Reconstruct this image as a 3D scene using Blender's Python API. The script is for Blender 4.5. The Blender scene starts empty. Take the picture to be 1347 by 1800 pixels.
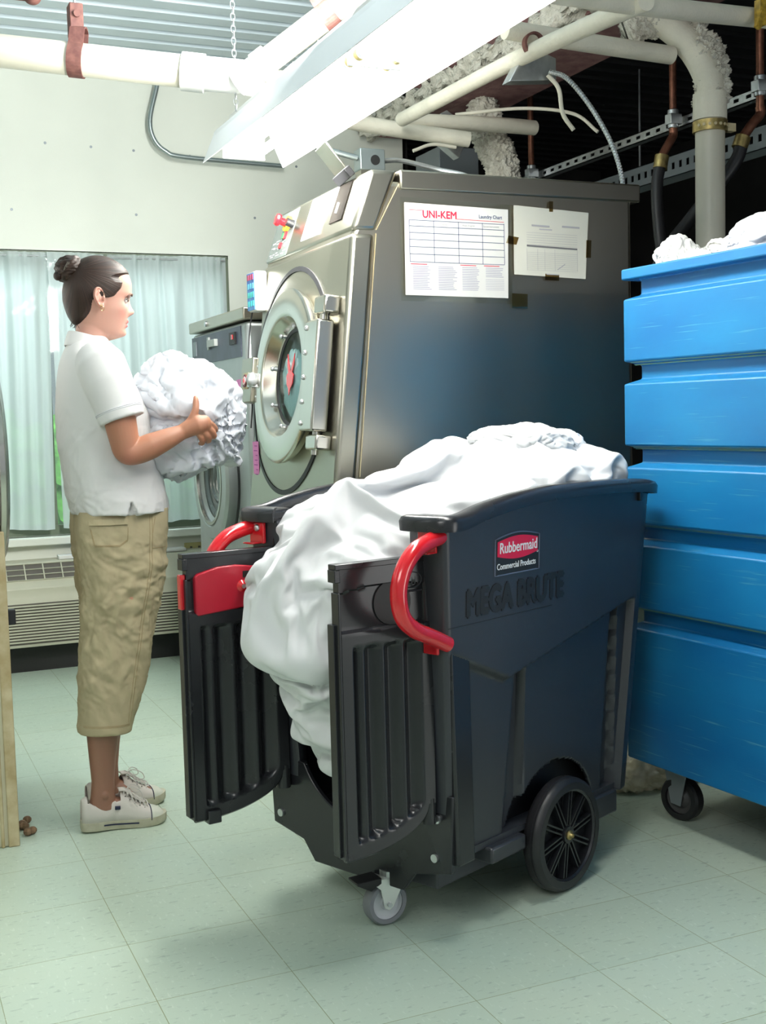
import bpy, math, random
import numpy as np
from mathutils import Matrix, Vector
C = bpy.context.scene.collection
SC = bpy.context.scene
PI = math.pi

# ------------------------------------------------------------ camera, light, exposure
cam_d = bpy.data.cameras.new('camera')
cam_d.sensor_fit = 'HORIZONTAL'; cam_d.sensor_width = 36.0; cam_d.lens = 2100 / 1347 * 36
cam_d.clip_start = 0.05; cam_d.clip_end = 60
cam = bpy.data.objects.new('camera', cam_d); C.objects.link(cam)
cam.matrix_world = Matrix(((0.91550805, 0.05633604, -0.39833563, 0.0),
                           (-0.40143645, 0.06309956, -0.91371069, 0.0),
                           (-0.02634004, 0.99641593, 0.08038349, 1.235),
                           (0, 0, 0, 1)))
SC.camera = cam
SC.view_settings.view_transform = 'Standard'; SC.view_settings.look = 'None'
SC.view_settings.gamma = 1.0; SC.view_settings.use_curve_mapping = False
SC.view_settings.exposure = 0.0
try:
    SC.cycles.use_denoising = True
    SC.cycles.max_bounces = 8
    SC.cycles.sample_clamp_indirect = 6.0
except Exception:
    pass
W = bpy.data.worlds.new('world'); SC.world = W; W.use_nodes = True
bg = W.node_tree.nodes['Background']; bg.inputs[0].default_value = (0.86, 0.95, 1.0, 1); bg.inputs[1].default_value = 0.42

def area(name, loc, target, size, power, color=(1, 1, 1), sizey=None, spread=None):
    d = bpy.data.lights.new(name, 'AREA'); d.energy = power; d.color = color
    d.size = size
    if sizey: d.shape = 'RECTANGLE'; d.size_y = sizey
    if spread: d.spread = spread
    o = bpy.data.objects.new(name, d); C.objects.link(o); o.location = loc
    o.rotation_euler = (Vector(target) - Vector(loc)).to_track_quat('-Z', 'Y').to_euler()
    return o
area('overhead_fill', (-0.6, 0.5, 2.9), (1.2, 3.2, 0.7), 1.3, 52, (1.0, 0.99, 0.96), 1.6)  # soft key light from upper left, added out of view for brightness
area('overhead_fill', (-1.2, 3.0, 2.9), (1.0, 3.6, 0.6), 0.6, 7, (0.95, 1.0, 1.0), 2.0)  # weaker unseen fill, added high on the left
area('door_highlight_fill', (3.5, 0.25, 0.95), (1.3, 2.3, 0.6), 0.9, 20, (1.0, 1.0, 0.98), 1.5)  # unseen soft light added low at the right for cart door highlights
area('window_daylight', (0.5, 7.35, 2.75), (0.5, 6.3, 1.3), 2.6, 75, (0.9, 1.0, 1.0), 0.7)
area('wall_ceiling_fill', (1.3525, 3.6, 2.37), (0.75, 6.3, 2.75), 0.14, 85, (0.98, 1.0, 0.96), 1.2)  # extra lamp added above the fixture to brighten the back wall
area('wall_ceiling_fill', (1.3525, 3.0, 2.37), (1.2, 3.2, 3.1), 0.12, 7, (1.0, 1.0, 0.98), 1.4)  # weaker added lamp, aimed up to brighten the ceiling deck

# ------------------------------------------------------------ helpers
def tag(o, label=None, cat=None, group=None, kind=None):
    if label: o['label'] = label
    if cat: o['category'] = cat
    if group: o['group'] = group
    if kind: o['kind'] = kind
    return o

def empty(name, loc, rz=0.0, label=None, cat=None, group=None):
    o = bpy.data.objects.new(name, None); C.objects.link(o)
    o.empty_display_size = 0.05
    o.location = loc; o.rotation_euler = (0, 0, rz)
    return tag(o, label, cat, group)

def frame_of(d):
    d = np.array(d, float); d /= np.linalg.norm(d)
    a = np.array([0, 0, 1.0]) if abs(d[2]) < 0.9 else np.array([1.0, 0, 0])
    u = np.cross(a, d); u /= np.linalg.norm(u)
    return u, np.cross(d, u), d

def cubic(xs, ys, x):
    """smooth (monotone-ish hermite) interpolation"""
    xs = np.array(xs, float); ys = np.array(ys, float); x = np.atleast_1d(np.array(x, float))
    if xs[0] > xs[-1]: xs = xs[::-1]; ys = ys[::-1]
    d = np.diff(ys) / np.diff(xs)
    m = np.zeros(len(xs)); m[0] = d[0]; m[-1] = d[-1]
    for i in range(1, len(xs) - 1):
        m[i] = 0 if d[i-1] * d[i] <= 0 else 2 * d[i-1] * d[i] / (d[i-1] + d[i])
    x = np.clip(x, xs[0], xs[-1])
    i = np.clip(np.searchsorted(xs, x) - 1, 0, len(xs) - 2)
    h = xs[i+1] - xs[i]; t = (x - xs[i]) / h
    return (2*t**3-3*t**2+1)*ys[i] + (t**3-2*t**2+t)*h*m[i] + (-2*t**3+3*t**2)*ys[i+1] + (t**3-t**2)*h*m[i+1]

def smooth_path(pts, n=8):
    """Catmull-Rom through pts"""
    P = [np.array(p, float) for p in pts]
    if len(P) < 3: return [tuple(p) for p in P]
    P = [2*P[0]-P[1]] + P + [2*P[-1]-P[-2]]
    out = []
    for i in range(1, len(P)-2):
        for k in range(n):
            t = k / n
            out.append(0.5*((2*P[i]) + (-P[i-1]+P[i+1])*t + (2*P[i-1]-5*P[i]+4*P[i+1]-P[i+2])*t*t + (-P[i-1]+3*P[i]-3*P[i+1]+P[i+2])*t**3))
    out.append(P[-2])
    return [tuple(p) for p in out]

class MB:
    def __init__(s): s.v = []; s.f = []
    def add(s, v, f):
        n = len(s.v); s.v += [tuple(map(float, p)) for p in v]; s.f += [tuple(i + n for i in q) for q in f]; return s
    def box(s, a, b, rot=None, org=None):
        x0, y0, z0 = a; x1, y1, z1 = b
        v = [(x0,y0,z0),(x1,y0,z0),(x1,y1,z0),(x0,y1,z0),(x0,y0,z1),(x1,y0,z1),(x1,y1,z1),(x0,y1,z1)]
        if rot is not None:
            M = rot; o = Vector(org if org is not None else ((x0+x1)/2, (y0+y1)/2, (z0+z1)/2))
            v = [tuple(M @ (Vector(p) - o) + o) for p in v]
        return s.add(v, [(0,3,2,1),(4,5,6,7),(0,1,5,4),(1,2,6,5),(2,3,7,6),(3,0,4,7)])
    def rings(s, R, close=True, cap=True, loop=False):
        """R: list of rings (equal length lists of points)"""
        n = len(R[0]); base = len(s.v); v = []; f = []
        for r in R: v += list(r)
        m = len(R)
        for i in range(m - 1 + (1 if loop else 0)):
            a = i * n; b = ((i + 1) % m) * n
            for j in range(n if close else n - 1):
                k = (j + 1) % n
                f.append((a + j, a + k, b + k, b + j))
        if cap and not loop and close:
            f.append(tuple(range(n))[::-1]); f.append(tuple((m-1)*n + j for j in range(n)))
        return s.add(v, f)
    def tube(s, pts, r, n=16, cap=True, loop=False, sec=None):
        P = [np.array(p, float) for p in pts]; m = len(P)
        if not hasattr(r, '__len__'): r = [r] * m
        R = []; u = None
        for i in range(m):
            if loop: d = P[(i+1) % m] - P[i-1]
            elif i == 0: d = P[1] - P[0]
            elif i == m-1: d = P[-1] - P[-2]
            else: d = P[i+1] - P[i-1]
            d = d / (np.linalg.norm(d) + 1e-12)
            if u is None: u, w, _ = frame_of(d)
            else:
                u = u - d * (u @ d); u /= np.linalg.norm(u); w = np.cross(d, u)
            R.append([P[i] + r[i] * (math.cos(2*PI*j/n) * u + math.sin(2*PI*j/n) * w) for j in range(n)])
        return s.rings(R, cap=cap, loop=loop)
    def cyl(s, a, b, r, n=24, r2=None):
        return s.tube([a, b], [r, r if r2 is None else r2], n)
    def lathe(s, prof, c=(0,0,0), axis=(0,0,1), n=48, loop=False):
        """prof: (r, h) list; revolved about axis through c"""
        u, w, d = frame_of(axis); c = np.array(c, float)
        R = [[c + d*h + r*(math.cos(2*PI*j/n)*u + math.sin(2*PI*j/n)*w) for j in range(n)] for r, h in prof]
        return s.rings(R, cap=not loop, loop=loop)
    def prism(s, poly, org, u, w, d0, d1):
        """2D poly in (u,w) plane at org, extruded along u x w from d0 to d1"""
        u = np.array(u, float); w = np.array(w, float); nrm = np.cross(u, w); org = np.array(org, float)
        a = [org + u*p[0] + w*p[1] + nrm*d0 for p in poly]; b = [org + u*p[0] + w*p[1] + nrm*d1 for p in poly]
        n = len(poly)
        return s.add(a + b, [tuple(range(n))[::-1], tuple(range(n, 2*n))] + [(i, (i+1) % n, n+(i+1) % n, n+i) for i in range(n)])
    def grid(s, V):
        V = np.array(V); a, b = V.shape[:2]
        f = [(i*b+j, i*b+j+1, (i+1)*b+j+1, (i+1)*b+j) for i in range(a-1) for j in range(b-1)]
        return s.add(V.reshape(-1, 3), f)
    def ball(s, c, r, n=20, m=12):
        if not hasattr(r, '__len__'): r = (r, r, r)
        R = [[(c[0]+r[0]*math.sin(PI*i/m)*math.cos(2*PI*j/n), c[1]+r[1]*math.sin(PI*i/m)*math.sin(2*PI*j/n), c[2]-r[2]*math.cos(PI*i/m)) for j in range(n)] for i in range(1, m)]
        b = len(s.v); s.rings(R, cap=False)
        k = len(s.v); s.v += [(c[0], c[1], c[2]-r[2]), (c[0], c[1], c[2]+r[2])]
        for j in range(n):
            q = (j+1) % n
            s.f.append((k, b+q, b+j)); s.f.append((k+1, b+(m-2)*n+j, b+(m-2)*n+q))
        return s
    def mesh(s, name):
        me = bpy.data.meshes.new(name); me.from_pydata(s.v, [], s.f); me.update(); return me
    def build(s, name, mat, parent=None, smooth=False, bevel=0, seg=2, solid=0, sub=0, angle=35, off=0):
        me = s.mesh(name)
        return link(me, name, mat, parent, smooth, bevel, seg, solid, sub, angle, off)

def link(me, name, mat, parent=None, smooth=False, bevel=0, seg=2, solid=0, sub=0, angle=35, off=0):
    import bmesh
    bm = bmesh.new(); bm.from_mesh(me); bmesh.ops.recalc_face_normals(bm, faces=bm.faces); bm.to_mesh(me); bm.free()
    if mat: me.materials.append(mat)
    o = bpy.data.objects.new(name, me); C.objects.link(o)
    if parent: o.parent = parent
    if smooth or bevel:
        me.polygons.foreach_set('use_smooth', [True] * len(me.polygons))
        try: me.set_sharp_from_angle(angle=math.radians(angle))
        except Exception: pass
    if solid:
        m = o.modifiers.new('s', 'SOLIDIFY'); m.thickness = solid; m.offset = off
    if bevel:
        m = o.modifiers.new('b', 'BEVEL'); m.width = bevel; m.segments = seg; m.limit_method = 'ANGLE'; m.angle_limit = math.radians(35)
        m.harden_normals = False
    if sub:
        m = o.modifiers.new('ss', 'SUBSURF'); m.levels = sub; m.render_levels = sub
    return o

def remesh_obj(mbs, name, voxel, mat, parent=None, fn=None, smooth_it=4):
    """union of closed shapes -> one continuous skin"""
    b = MB()
    for m in mbs: b.add(m.v, m.f)
    me = b.mesh('tmp'); o = bpy.data.objects.new('tmp', me); C.objects.link(o)
    import bmesh
    bm = bmesh.new(); bm.from_mesh(me); bmesh.ops.recalc_face_normals(bm, faces=bm.faces); bm.to_mesh(me); bm.free()
    m = o.modifiers.new('r', 'REMESH'); m.mode = 'VOXEL'; m.voxel_size = voxel
    s = o.modifiers.new('s', 'SMOOTH'); s.iterations = smooth_it; s.factor = 0.5
    dg = bpy.context.evaluated_depsgraph_get(); ev = o.evaluated_get(dg)
    me2 = bpy.data.meshes.new_from_object(ev)
    bpy.data.objects.remove(o)
    me2.name = name
    if fn:
        n = len(me2.vertices); co = np.empty(n*3); me2.vertices.foreach_get('co', co); co = co.reshape(-1, 3)
        no = np.empty(n*3); me2.vertex_normals.foreach_get('vector', no); no = no.reshape(-1, 3)
        co2 = fn(co, no, me2)
        if co2 is not None: me2.vertices.foreach_set('co', co2.reshape(-1)); me2.update()
    me2.materials.clear()
    me2.materials.append(mat)
    ob = bpy.data.objects.new(name, me2); C.objects.link(ob)
    if parent: ob.parent = parent
    me2.polygons.foreach_set('use_smooth', [True] * len(me2.polygons))
    return ob

# vectorised gradient noise
def perlin(P, seed=0):
    P = np.asarray(P, float) + seed * 17.31
    i = np.floor(P).astype(np.int64); f = P - i
    def h(ix, iy, iz):
        n = (ix * 374761393 + iy * 668265263 + iz * 2147483647 + seed * 1274126177) & 0xffffffff
        n = ((n ^ (n >> 13)) * 1274126177) & 0xffffffff
        n = n ^ (n >> 16)
        return n
    u = f * f * f * (f * (f * 6 - 15) + 10)
    res = 0
    G = np.array([(1,1,0),(-1,1,0),(1,-1,0),(-1,-1,0),(1,0,1),(-1,0,1),(1,0,-1),(-1,0,-1),(0,1,1),(0,-1,1),(0,1,-1),(0,-1,-1)], float)
    for dx in (0, 1):
        for dy in (0, 1):
            for dz in (0, 1):
                g = G[h(i[..., 0]+dx, i[..., 1]+dy, i[..., 2]+dz) % 12]
                d = f - np.array([dx, dy, dz])
                w = (u[..., 0] if dx else 1-u[..., 0]) * (u[..., 1] if dy else 1-u[..., 1]) * (u[..., 2] if dz else 1-u[..., 2])
                res = res + w * (g * d).sum(-1)
    return res

def warp(P, L, amp, seed):
    Q = P / L
    return P + amp * np.stack([perlin(Q, seed), perlin(Q, seed+1), perlin(Q, seed+2)], -1)

def folds(P, L=0.13, seed=0, octv=3, st=(1, 1, 1)):
    """cloth relief, about 0..1 : rounded folds with sharp creases"""
    h = 0; a = 1.0; tot = 0
    Q = P * np.array(st)
    for k in range(octv):
        Wp = warp(Q, L*1.7, L*1.5, seed + 7*k)
        n1 = perlin(Wp / L, seed + 3 + 7*k)
        n2 = perlin(Wp / (L*0.8), seed + 5 + 7*k)
        b = np.abs(n1) * 1.6
        r = 1 - np.sqrt(n2*n2 + 0.0006) * 2.2
        h = h + a * (0.6*b + 0.4*np.maximum(r, 0)**1.5); tot += a
        a *= 0.45; L *= 0.5
    return h / tot

# materials
def pm(name, col, rough=0.5, metal=0.0, var=0.0, vs=8.0, col2=None, bump=0.0, bs=60.0, stretch=None, spec=0.5, coat=0.0, sss=0, rvar=0.0, coords='Object'):
    m = bpy.data.materials.new(name); m.use_nodes = True; nt = m.node_tree; b = nt.nodes['Principled BSDF']
    b.inputs['Base Color'].default_value = (*col, 1); b.inputs['Roughness'].default_value = rough; b.inputs['Metallic'].default_value = metal
    b.inputs['Specular IOR Level'].default_value = spec
    if coat: b.inputs['Coat Weight'].default_value = coat; b.inputs['Coat Roughness'].default_value = 0.1
    if sss: b.inputs['Subsurface Weight'].default_value = sss; b.inputs['Subsurface Radius'].default_value = (0.02, 0.008, 0.004); b.inputs['Subsurface Scale'].default_value = 0.3
    tc = nt.nodes.new('ShaderNodeTexCoord'); mp = nt.nodes.new('ShaderNodeMapping'); nt.links.new(tc.outputs[coords], mp.inputs[0])
    if stretch: mp.inputs['Scale'].default_value = stretch
    if var or col2 or rvar:
        n = nt.nodes.new('ShaderNodeTexNoise'); n.inputs['Scale'].default_value = vs; n.inputs['Detail'].default_value = 6; nt.links.new(mp.outputs[0], n.inputs[0])
        r = nt.nodes.new('ShaderNodeValToRGB'); r.color_ramp.elements[0].position = 0.35; r.color_ramp.elements[1].position = 0.68
        c2 = col2 or tuple(min(1, c * (1 + var)) for c in col); c1 = col if col2 else tuple(c * (1 - var) for c in col)
        r.color_ramp.elements[0].color = (*c1, 1); r.color_ramp.elements[1].color = (*c2, 1)
        nt.links.new(n.outputs['Fac'], r.inputs[0]); 
        if var or col2: nt.links.new(r.outputs[0], b.inputs['Base Color'])
        if rvar:
            mr = nt.nodes.new('ShaderNodeMapRange'); mr.inputs[3].default_value = max(0.02, rough - rvar); mr.inputs[4].default_value = rough + rvar
            nt.links.new(n.outputs['Fac'], mr.inputs[0]); nt.links.new(mr.outputs[0], b.inputs['Roughness'])
    if bump:
        n2 = nt.nodes.new('ShaderNodeTexNoise'); n2.inputs['Scale'].default_value = bs; n2.inputs['Detail'].default_value = 5; nt.links.new(mp.outputs[0], n2.inputs[0])
        bp = nt.nodes.new('ShaderNodeBump'); bp.inputs['Strength'].default_value = bump; bp.inputs['Distance'].default_value = 0.01
        nt.links.new(n2.outputs['Fac'], bp.inputs['Height']); nt.links.new(bp.outputs[0], b.inputs['Normal'])
    return m

def emis(name, col, s):
    m = bpy.data.materials.new(name); m.use_nodes = True; nt = m.node_tree
    b = nt.nodes['Principled BSDF']; b.inputs['Base Color'].default_value = (*col, 1); b.inputs['Emission Color'].default_value = (*col, 1); b.inputs['Emission Strength'].default_value = s
    return m

M = {}
M['wall'] = pm('wall_paint', (0.74, 0.76, 0.68), 0.6, bump=0.05, bs=220, var=0.02, vs=3)
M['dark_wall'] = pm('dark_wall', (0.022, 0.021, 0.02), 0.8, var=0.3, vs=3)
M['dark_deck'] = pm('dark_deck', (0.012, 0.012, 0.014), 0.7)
M['deck'] = pm('white_deck', (0.62, 0.72, 0.78), 0.45)
M['steel'] = pm('brushed_steel', (0.45, 0.42, 0.35), 0.33, 1.0, rvar=0.05, vs=1.2, stretch=(5, 5, 0.6))
M['steel_front'] = pm('brushed_steel_front', (0.42, 0.405, 0.34), 0.31, 1.0, rvar=0.05, vs=1.2, stretch=(5, 5, 0.6))
M['steel_bright'] = pm('polished_steel', (0.66, 0.64, 0.58), 0.2, 1.0, rvar=0.06, vs=20)
M['grey_enamel'] = pm('grey_enamel', (0.42, 0.45, 0.45), 0.38, 0.5, var=0.04, vs=12)
M['zinc'] = pm('zinc', (0.60, 0.62, 0.63), 0.35, 0.9, var=0.1, vs=30)
M['black_rubber'] = pm('black_rubber', (0.012, 0.012, 0.014), 0.45)
M['black_plastic'] = pm('black_plastic', (0.028, 0.031, 0.038), 0.40, bump=0.05, bs=420, rvar=0.06, vs=6, spec=0.6)
M['black_gloss'] = pm('black_gloss_plastic', (0.016, 0.017, 0.020), 0.27, rvar=0.03, vs=4)
M['red'] = pm('red_paint', (0.62, 0.012, 0.02), 0.2, coat=0.6)
M['red_plastic'] = pm('red_plastic', (0.42, 0.012, 0.03), 0.3)
M['white'] = pm('white_plastic', (0.8, 0.8, 0.78), 0.4)
M['linen'] = pm('white_linen', (0.74, 0.75, 0.76), 0.9, bump=0.05, bs=900, spec=0.2)
M['linen_cool'] = pm('cool_linen', (0.72, 0.745, 0.80), 0.9, bump=0.05, bs=900, spec=0.2)
M['linen_warm'] = pm('warm_linen', (0.73, 0.73, 0.70), 0.9, bump=0.05, bs=900, spec=0.2)
M['pvc'] = pm('pvc', (0.58, 0.55, 0.45), 0.35, var=0.03, vs=6)
M['pvc_white'] = pm('white_pvc', (0.66, 0.66, 0.63), 0.3)
M['wrap'] = pm('pipe_wrap', (0.74, 0.70, 0.58), 0.65, bump=0.25, bs=60, var=0.06, vs=9)
M['fluff'] = pm('fireproofing', (0.55, 0.52, 0.44), 0.95, col2=(0.74, 0.71, 0.62), bump=1.0, bs=90, vs=25)
M['pinkbeam'] = pm('pink_primer', (0.19, 0.085, 0.085), 0.85, col2=(0.30, 0.16, 0.15), vs=14, bump=0.3, bs=40)
M['iron'] = pm('rusty_iron', (0.10, 0.035, 0.03), 0.7, col2=(0.17, 0.07, 0.055), vs=40)
M['copper'] = pm('copper', (0.26, 0.11, 0.07), 0.4, 0.8, var=0.3, vs=30)
M['brass'] = pm('brass', (0.42, 0.32, 0.13), 0.4, 0.9, var=0.3, vs=40)
M['conduit'] = pm('conduit', (0.33, 0.38, 0.38), 0.35, 0.8)
M['ink_blue'] = pm('ink_blue', (0.03, 0.06, 0.16), 0.7)
M['ink_red'] = pm('ink_red', (0.72, 0.02, 0.07), 0.7)
M['ink_grey'] = pm('ink_grey', (0.42, 0.42, 0.45), 0.8)
M['paper'] = pm('paper', (0.74, 0.74, 0.71), 0.6)
M['paper_dull'] = pm('dull_paper', (0.68, 0.68, 0.60), 0.5)
M['pink'] = pm('pink_paper', (0.80, 0.26, 0.58), 0.6, var=0.08, vs=30)
M['ac'] = pm('cream_metal', (0.50, 0.49, 0.38), 0.5, var=0.03, vs=10)
M['ac_dark'] = pm('dark_grille', (0.10, 0.09, 0.075), 0.7)
M['cream'] = pm('cream_paint', (0.56, 0.52, 0.36), 0.5, col2=(0.68, 0.65, 0.49), vs=5)
M['tan'] = pm('worn_edge', (0.42, 0.33, 0.17), 0.6, col2=(0.60, 0.52, 0.33), vs=18)
M['black'] = pm('black', (0.01, 0.01, 0.01), 0.5)
M['panelblue'] = pm('panel_blue', (0.06, 0.07, 0.11), 0.4, var=0.2, vs=10)
M['greymet'] = pm('grey_box', (0.25, 0.28, 0.30), 0.45, 0.3)
M['gold'] = pm('gold', (0.8, 0.6, 0.25), 0.2, 1.0)

def glass(name, col=(0.9, 0.95, 0.95), mix=0.15):
    m = bpy.data.materials.new(name); m.use_nodes = True; nt = m.node_tree; nt.nodes.remove(nt.nodes['Principled BSDF'])
    out = nt.nodes['Material Output']; t = nt.nodes.new('ShaderNodeBsdfTransparent'); t.inputs[0].default_value = (*col, 1)
    g = nt.nodes.new('ShaderNodeBsdfGlossy'); g.inputs['Roughness'].default_value = 0.03
    x = nt.nodes.new('ShaderNodeMixShader'); x.inputs[0].default_value = mix
    nt.links.new(t.outputs[0], x.inputs[1]); nt.links.new(g.outputs[0], x.inputs[2]); nt.links.new(x.outputs[0], out.inputs[0]); return m
M['glass'] = glass('clear_glass')

def text_mb(s, size, origin, u, w, depth=0.0004, align='LEFT', offset=0.0, sx=1.0):
    """text as a mesh in plane (u,w)"""
    cu = bpy.data.curves.new('t', 'FONT'); cu.body = s; cu.size = size; cu.extrude = depth / 2; cu.align_x = align; cu.offset = 0.0
    cu.resolution_u = 3
    o = bpy.data.objects.new('t', cu); C.objects.link(o)
    dg = bpy.context.evaluated_depsgraph_get(); me = bpy.data.meshes.new_from_object(o.evaluated_get(dg))
    u = np.array(u, float); w = np.array(w, float); n = np.cross(u, w); org = np.array(origin, float)
    b = MB()
    for k, (ox, oz) in enumerate(((0, 0), (offset, 0), (-offset, 0), (0, offset), (0, -offset))[:5 if offset else 1]):
        b.add([org + u*(v.co.x*sx+ox) + w*(v.co.y+oz) + n*(v.co.z+k*0.00002) for v in me.vertices], [tuple(p.vertices) for p in me.polygons])
    bpy.data.objects.remove(o); bpy.data.curves.remove(cu); bpy.data.meshes.remove(me)
    return b

def ballcloth(center, half, rot, name, label, cat, mat, amp=0.0, L=0.12, seed=0, group=None, crop=None):
    """crumpled sheet: relaxed cloth ball scaled, turned and creased"""
    import bmesh
    bm = bmesh.new(); bmesh.ops.create_icosphere(bm, subdivisions=6, radius=1.0); me = bpy.data.meshes.new(name); bm.to_mesh(me); bm.free()
    lo = BALL.min(0); hi = BALL.max(0); V = (BALL-(lo+hi)/2)/((hi-lo)/2)
    R = np.array(Matrix.Rotation(rot[2], 3, 'Z') @ Matrix.Rotation(rot[1], 3, 'Y') @ Matrix.Rotation(rot[0], 3, 'X'))
    V = V @ R.T; V = (V - (V.max(0)+V.min(0))/2)/((V.max(0)-V.min(0))/2)
    V = V*np.array(half)
    me.vertices.foreach_set('co', V.reshape(-1)); me.update()
    if amp:
        no = np.empty(len(V)*3); me.vertex_normals.foreach_get('vector', no); no = no.reshape(-1, 3)
        V = V + no*(amp*(folds(V+np.array(center)*0.3+seed, L, seed, 3)-0.35))[:, None] + no*(amp*0.8*perlin(V/(L*1.3), seed+9))[:, None]
    V = V + np.array(center)
    me.vertices.foreach_set('co', V.reshape(-1)); me.update()
    return tag(link(me, name, mat, smooth=True, angle=180), label, cat, group)
# ------------------------------------------------------------ setting
def floor_mat():
    m = bpy.data.materials.new('vinyl_tile'); m.use_nodes = True; nt = m.node_tree; N = nt.nodes; L = nt.links
    b = N['Principled BSDF']; tc = N.new('ShaderNodeTexCoord')
    mp = N.new('ShaderNodeMapping'); mp.inputs['Location'].default_value = (-1.431 + 0.3048*10, -2.158 + 0.3048*10, 0); L.new(tc.outputs['Object'], mp.inputs[0])
    br = N.new('ShaderNodeTexBrick'); br.offset = 0; br.squash = 1
    br.inputs['Scale'].default_value = 1; br.inputs['Brick Width'].default_value = 0.3048; br.inputs['Row Height'].default_value = 0.3048
    br.inputs['Mortar Size'].default_value = 0.0011; br.inputs['Mortar Smooth'].default_value = 0.3
    br.inputs['Color1'].default_value = (0.50, 0.605, 0.495, 1); br.inputs['Color2'].default_value = (0.54, 0.645, 0.535, 1); br.inputs['Mortar'].default_value = (0.25, 0.29, 0.15, 1)
    L.new(mp.outputs[0], br.inputs[0])
    # flecks
    def fleck(stretch, sc, lo, hi, rot):
        q = N.new('ShaderNodeMapping'); q.inputs['Scale'].default_value = stretch; q.inputs['Rotation'].default_value = (0, 0, rot); L.new(tc.outputs['Object'], q.inputs[0])
        n = N.new('ShaderNodeTexNoise'); n.inputs['Scale'].default_value = sc; n.inputs['Detail'].default_value = 3; n.inputs['Roughness'].default_value = 0.6; L.new(q.outputs[0], n.inputs[0])
        r = N.new('ShaderNodeMapRange'); r.inputs[1].default_value = lo; r.inputs[2].default_value = hi; L.new(n.outputs['Fac'], r.inputs[0]); return r.outputs[0]
    def mix(fac, a, bcol, k):
        mm = N.new('ShaderNodeMath'); mm.operation = 'MULTIPLY'; mm.inputs[1].default_value = k; L.new(fac, mm.inputs[0])
        x = N.new('ShaderNodeMix'); x.data_type = 'RGBA'; L.new(mm.outputs[0], x.inputs[0]); L.new(a, x.inputs[6]); x.inputs[7].default_value = (*bcol, 1); return x.outputs[2]
    c = mix(fleck((1, 3.2, 1), 30, 0.60, 0.66, 0.35), br.outputs[0], (0.26, 0.34, 0.29), 0.5)
    c = mix(fleck((3.2, 1, 1), 34, 0.60, 0.68, 0.2), c, (0.74, 0.83, 0.72), 0.35)
    c = mix(fleck((1, 1, 1), 1.3, 0.45, 0.75, 0), c, (0.40, 0.56, 0.52), 0.35)
    c = mix(fleck((1, 22, 1), 5, 0.70, 0.76, 0.8), c, (0.30, 0.36, 0.26), 0.4)
    c = mix(fleck((1, 26, 1), 4, 0.71, 0.76, -0.5), c, (0.32, 0.38, 0.28), 0.35)
    L.new(c, b.inputs['Base Color'])
    b.inputs['Roughness'].default_value = 0.33
    n = N.new('ShaderNodeTexNoise'); n.inputs['Scale'].default_value = 6; n.inputs['Detail'].default_value = 5; L.new(tc.outputs['Object'], n.inputs[0])
    r = N.new('ShaderNodeMapRange'); r.inputs[3].default_value = 0.24; r.inputs[4].default_value = 0.46; L.new(n.outputs['Fac'], r.inputs[0]); L.new(r.outputs[0], b.inputs['Roughness'])
    return m

def struct(mb, name, mat, **k): return tag(mb.build(name, mat, **k), kind='structure')
struct(MB().box((-2.4, -3.0, -0.1), (5.6, 8.2, 0.0)), 'floor', floor_mat())

# back wall with window opening x -0.75..1.88, z 0.665..2.115
WY = 6.35
wb = MB()
wb.box((-2.4, WY, 0), (-0.75, WY+0.15, 3.12)).box((1.885, WY, 0), (2.95, WY+0.15, 3.12))
wb.box((-0.75, WY, 0), (1.885, WY+0.15, 0.655)).box((-0.75, WY, 2.118), (1.885, WY+0.15, 3.12))
wall_back = struct(wb, 'wall_back', M['wall'])
# nail heads in the plasterboard
nh = MB()
for x, z in [(0.95, 2.66), (1.18, 2.655), (1.40, 2.65), (1.40, 2.32), (1.70, 2.64), (2.02, 2.63), (0.77, 2.32), (2.05, 2.33), (2.3, 2.62)]:
    nh.cyl((x, WY - 0.0015, z), (x, WY + 0.002, z), 0.007, 10)
nh.build('nail_heads', M['greymet'], wall_back)
win = tag(empty('window_1', (0.57, WY, 0.66)), kind='structure')
fr = MB()
for a, b in [((-1.32, 0.0, 1.44), (1.32, 0.08, 1.462)), ((1.295, -0.004, 0.0), (1.318, 0.08, 1.44)), ((-1.32, 0.0, 0.0), (-1.29, 0.08, 1.44)),
             ((-1.32, 0.03, 0.0), (1.3, 0.08, 0.05)), ((0.31, 0.04, 0.05), (0.36, 0.08, 1.44)), ((1.25, 0.04, 0.05), (1.30, 0.08, 1.44))]:
    fr.box(a, b)
fr.build('window_frame', pm('olive_frame', (0.12, 0.15, 0.10), 0.5), win)
MB().box((-1.32, -0.055, -0.045), (1.36, 0.075, -0.005)).build('window_sill', M['wall'], win, bevel=0.006)
MB().box((-1.3, 0.07, 0.03), (1.3, 0.074, 1.44)).build('pane', M['glass'], win)
# side and far walls
struct(MB().box((-2.4, -3.0, 0), (-2.25, WY, 3.12)), 'wall_left', M['wall'])
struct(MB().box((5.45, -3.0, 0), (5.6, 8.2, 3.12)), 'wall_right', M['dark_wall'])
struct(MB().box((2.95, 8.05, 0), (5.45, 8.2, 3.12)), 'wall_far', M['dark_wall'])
struct(MB().box((2.95, WY+0.15, 0), (3.05, 8.05, 3.12)), 'wall_side', M['dark_wall'])
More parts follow.
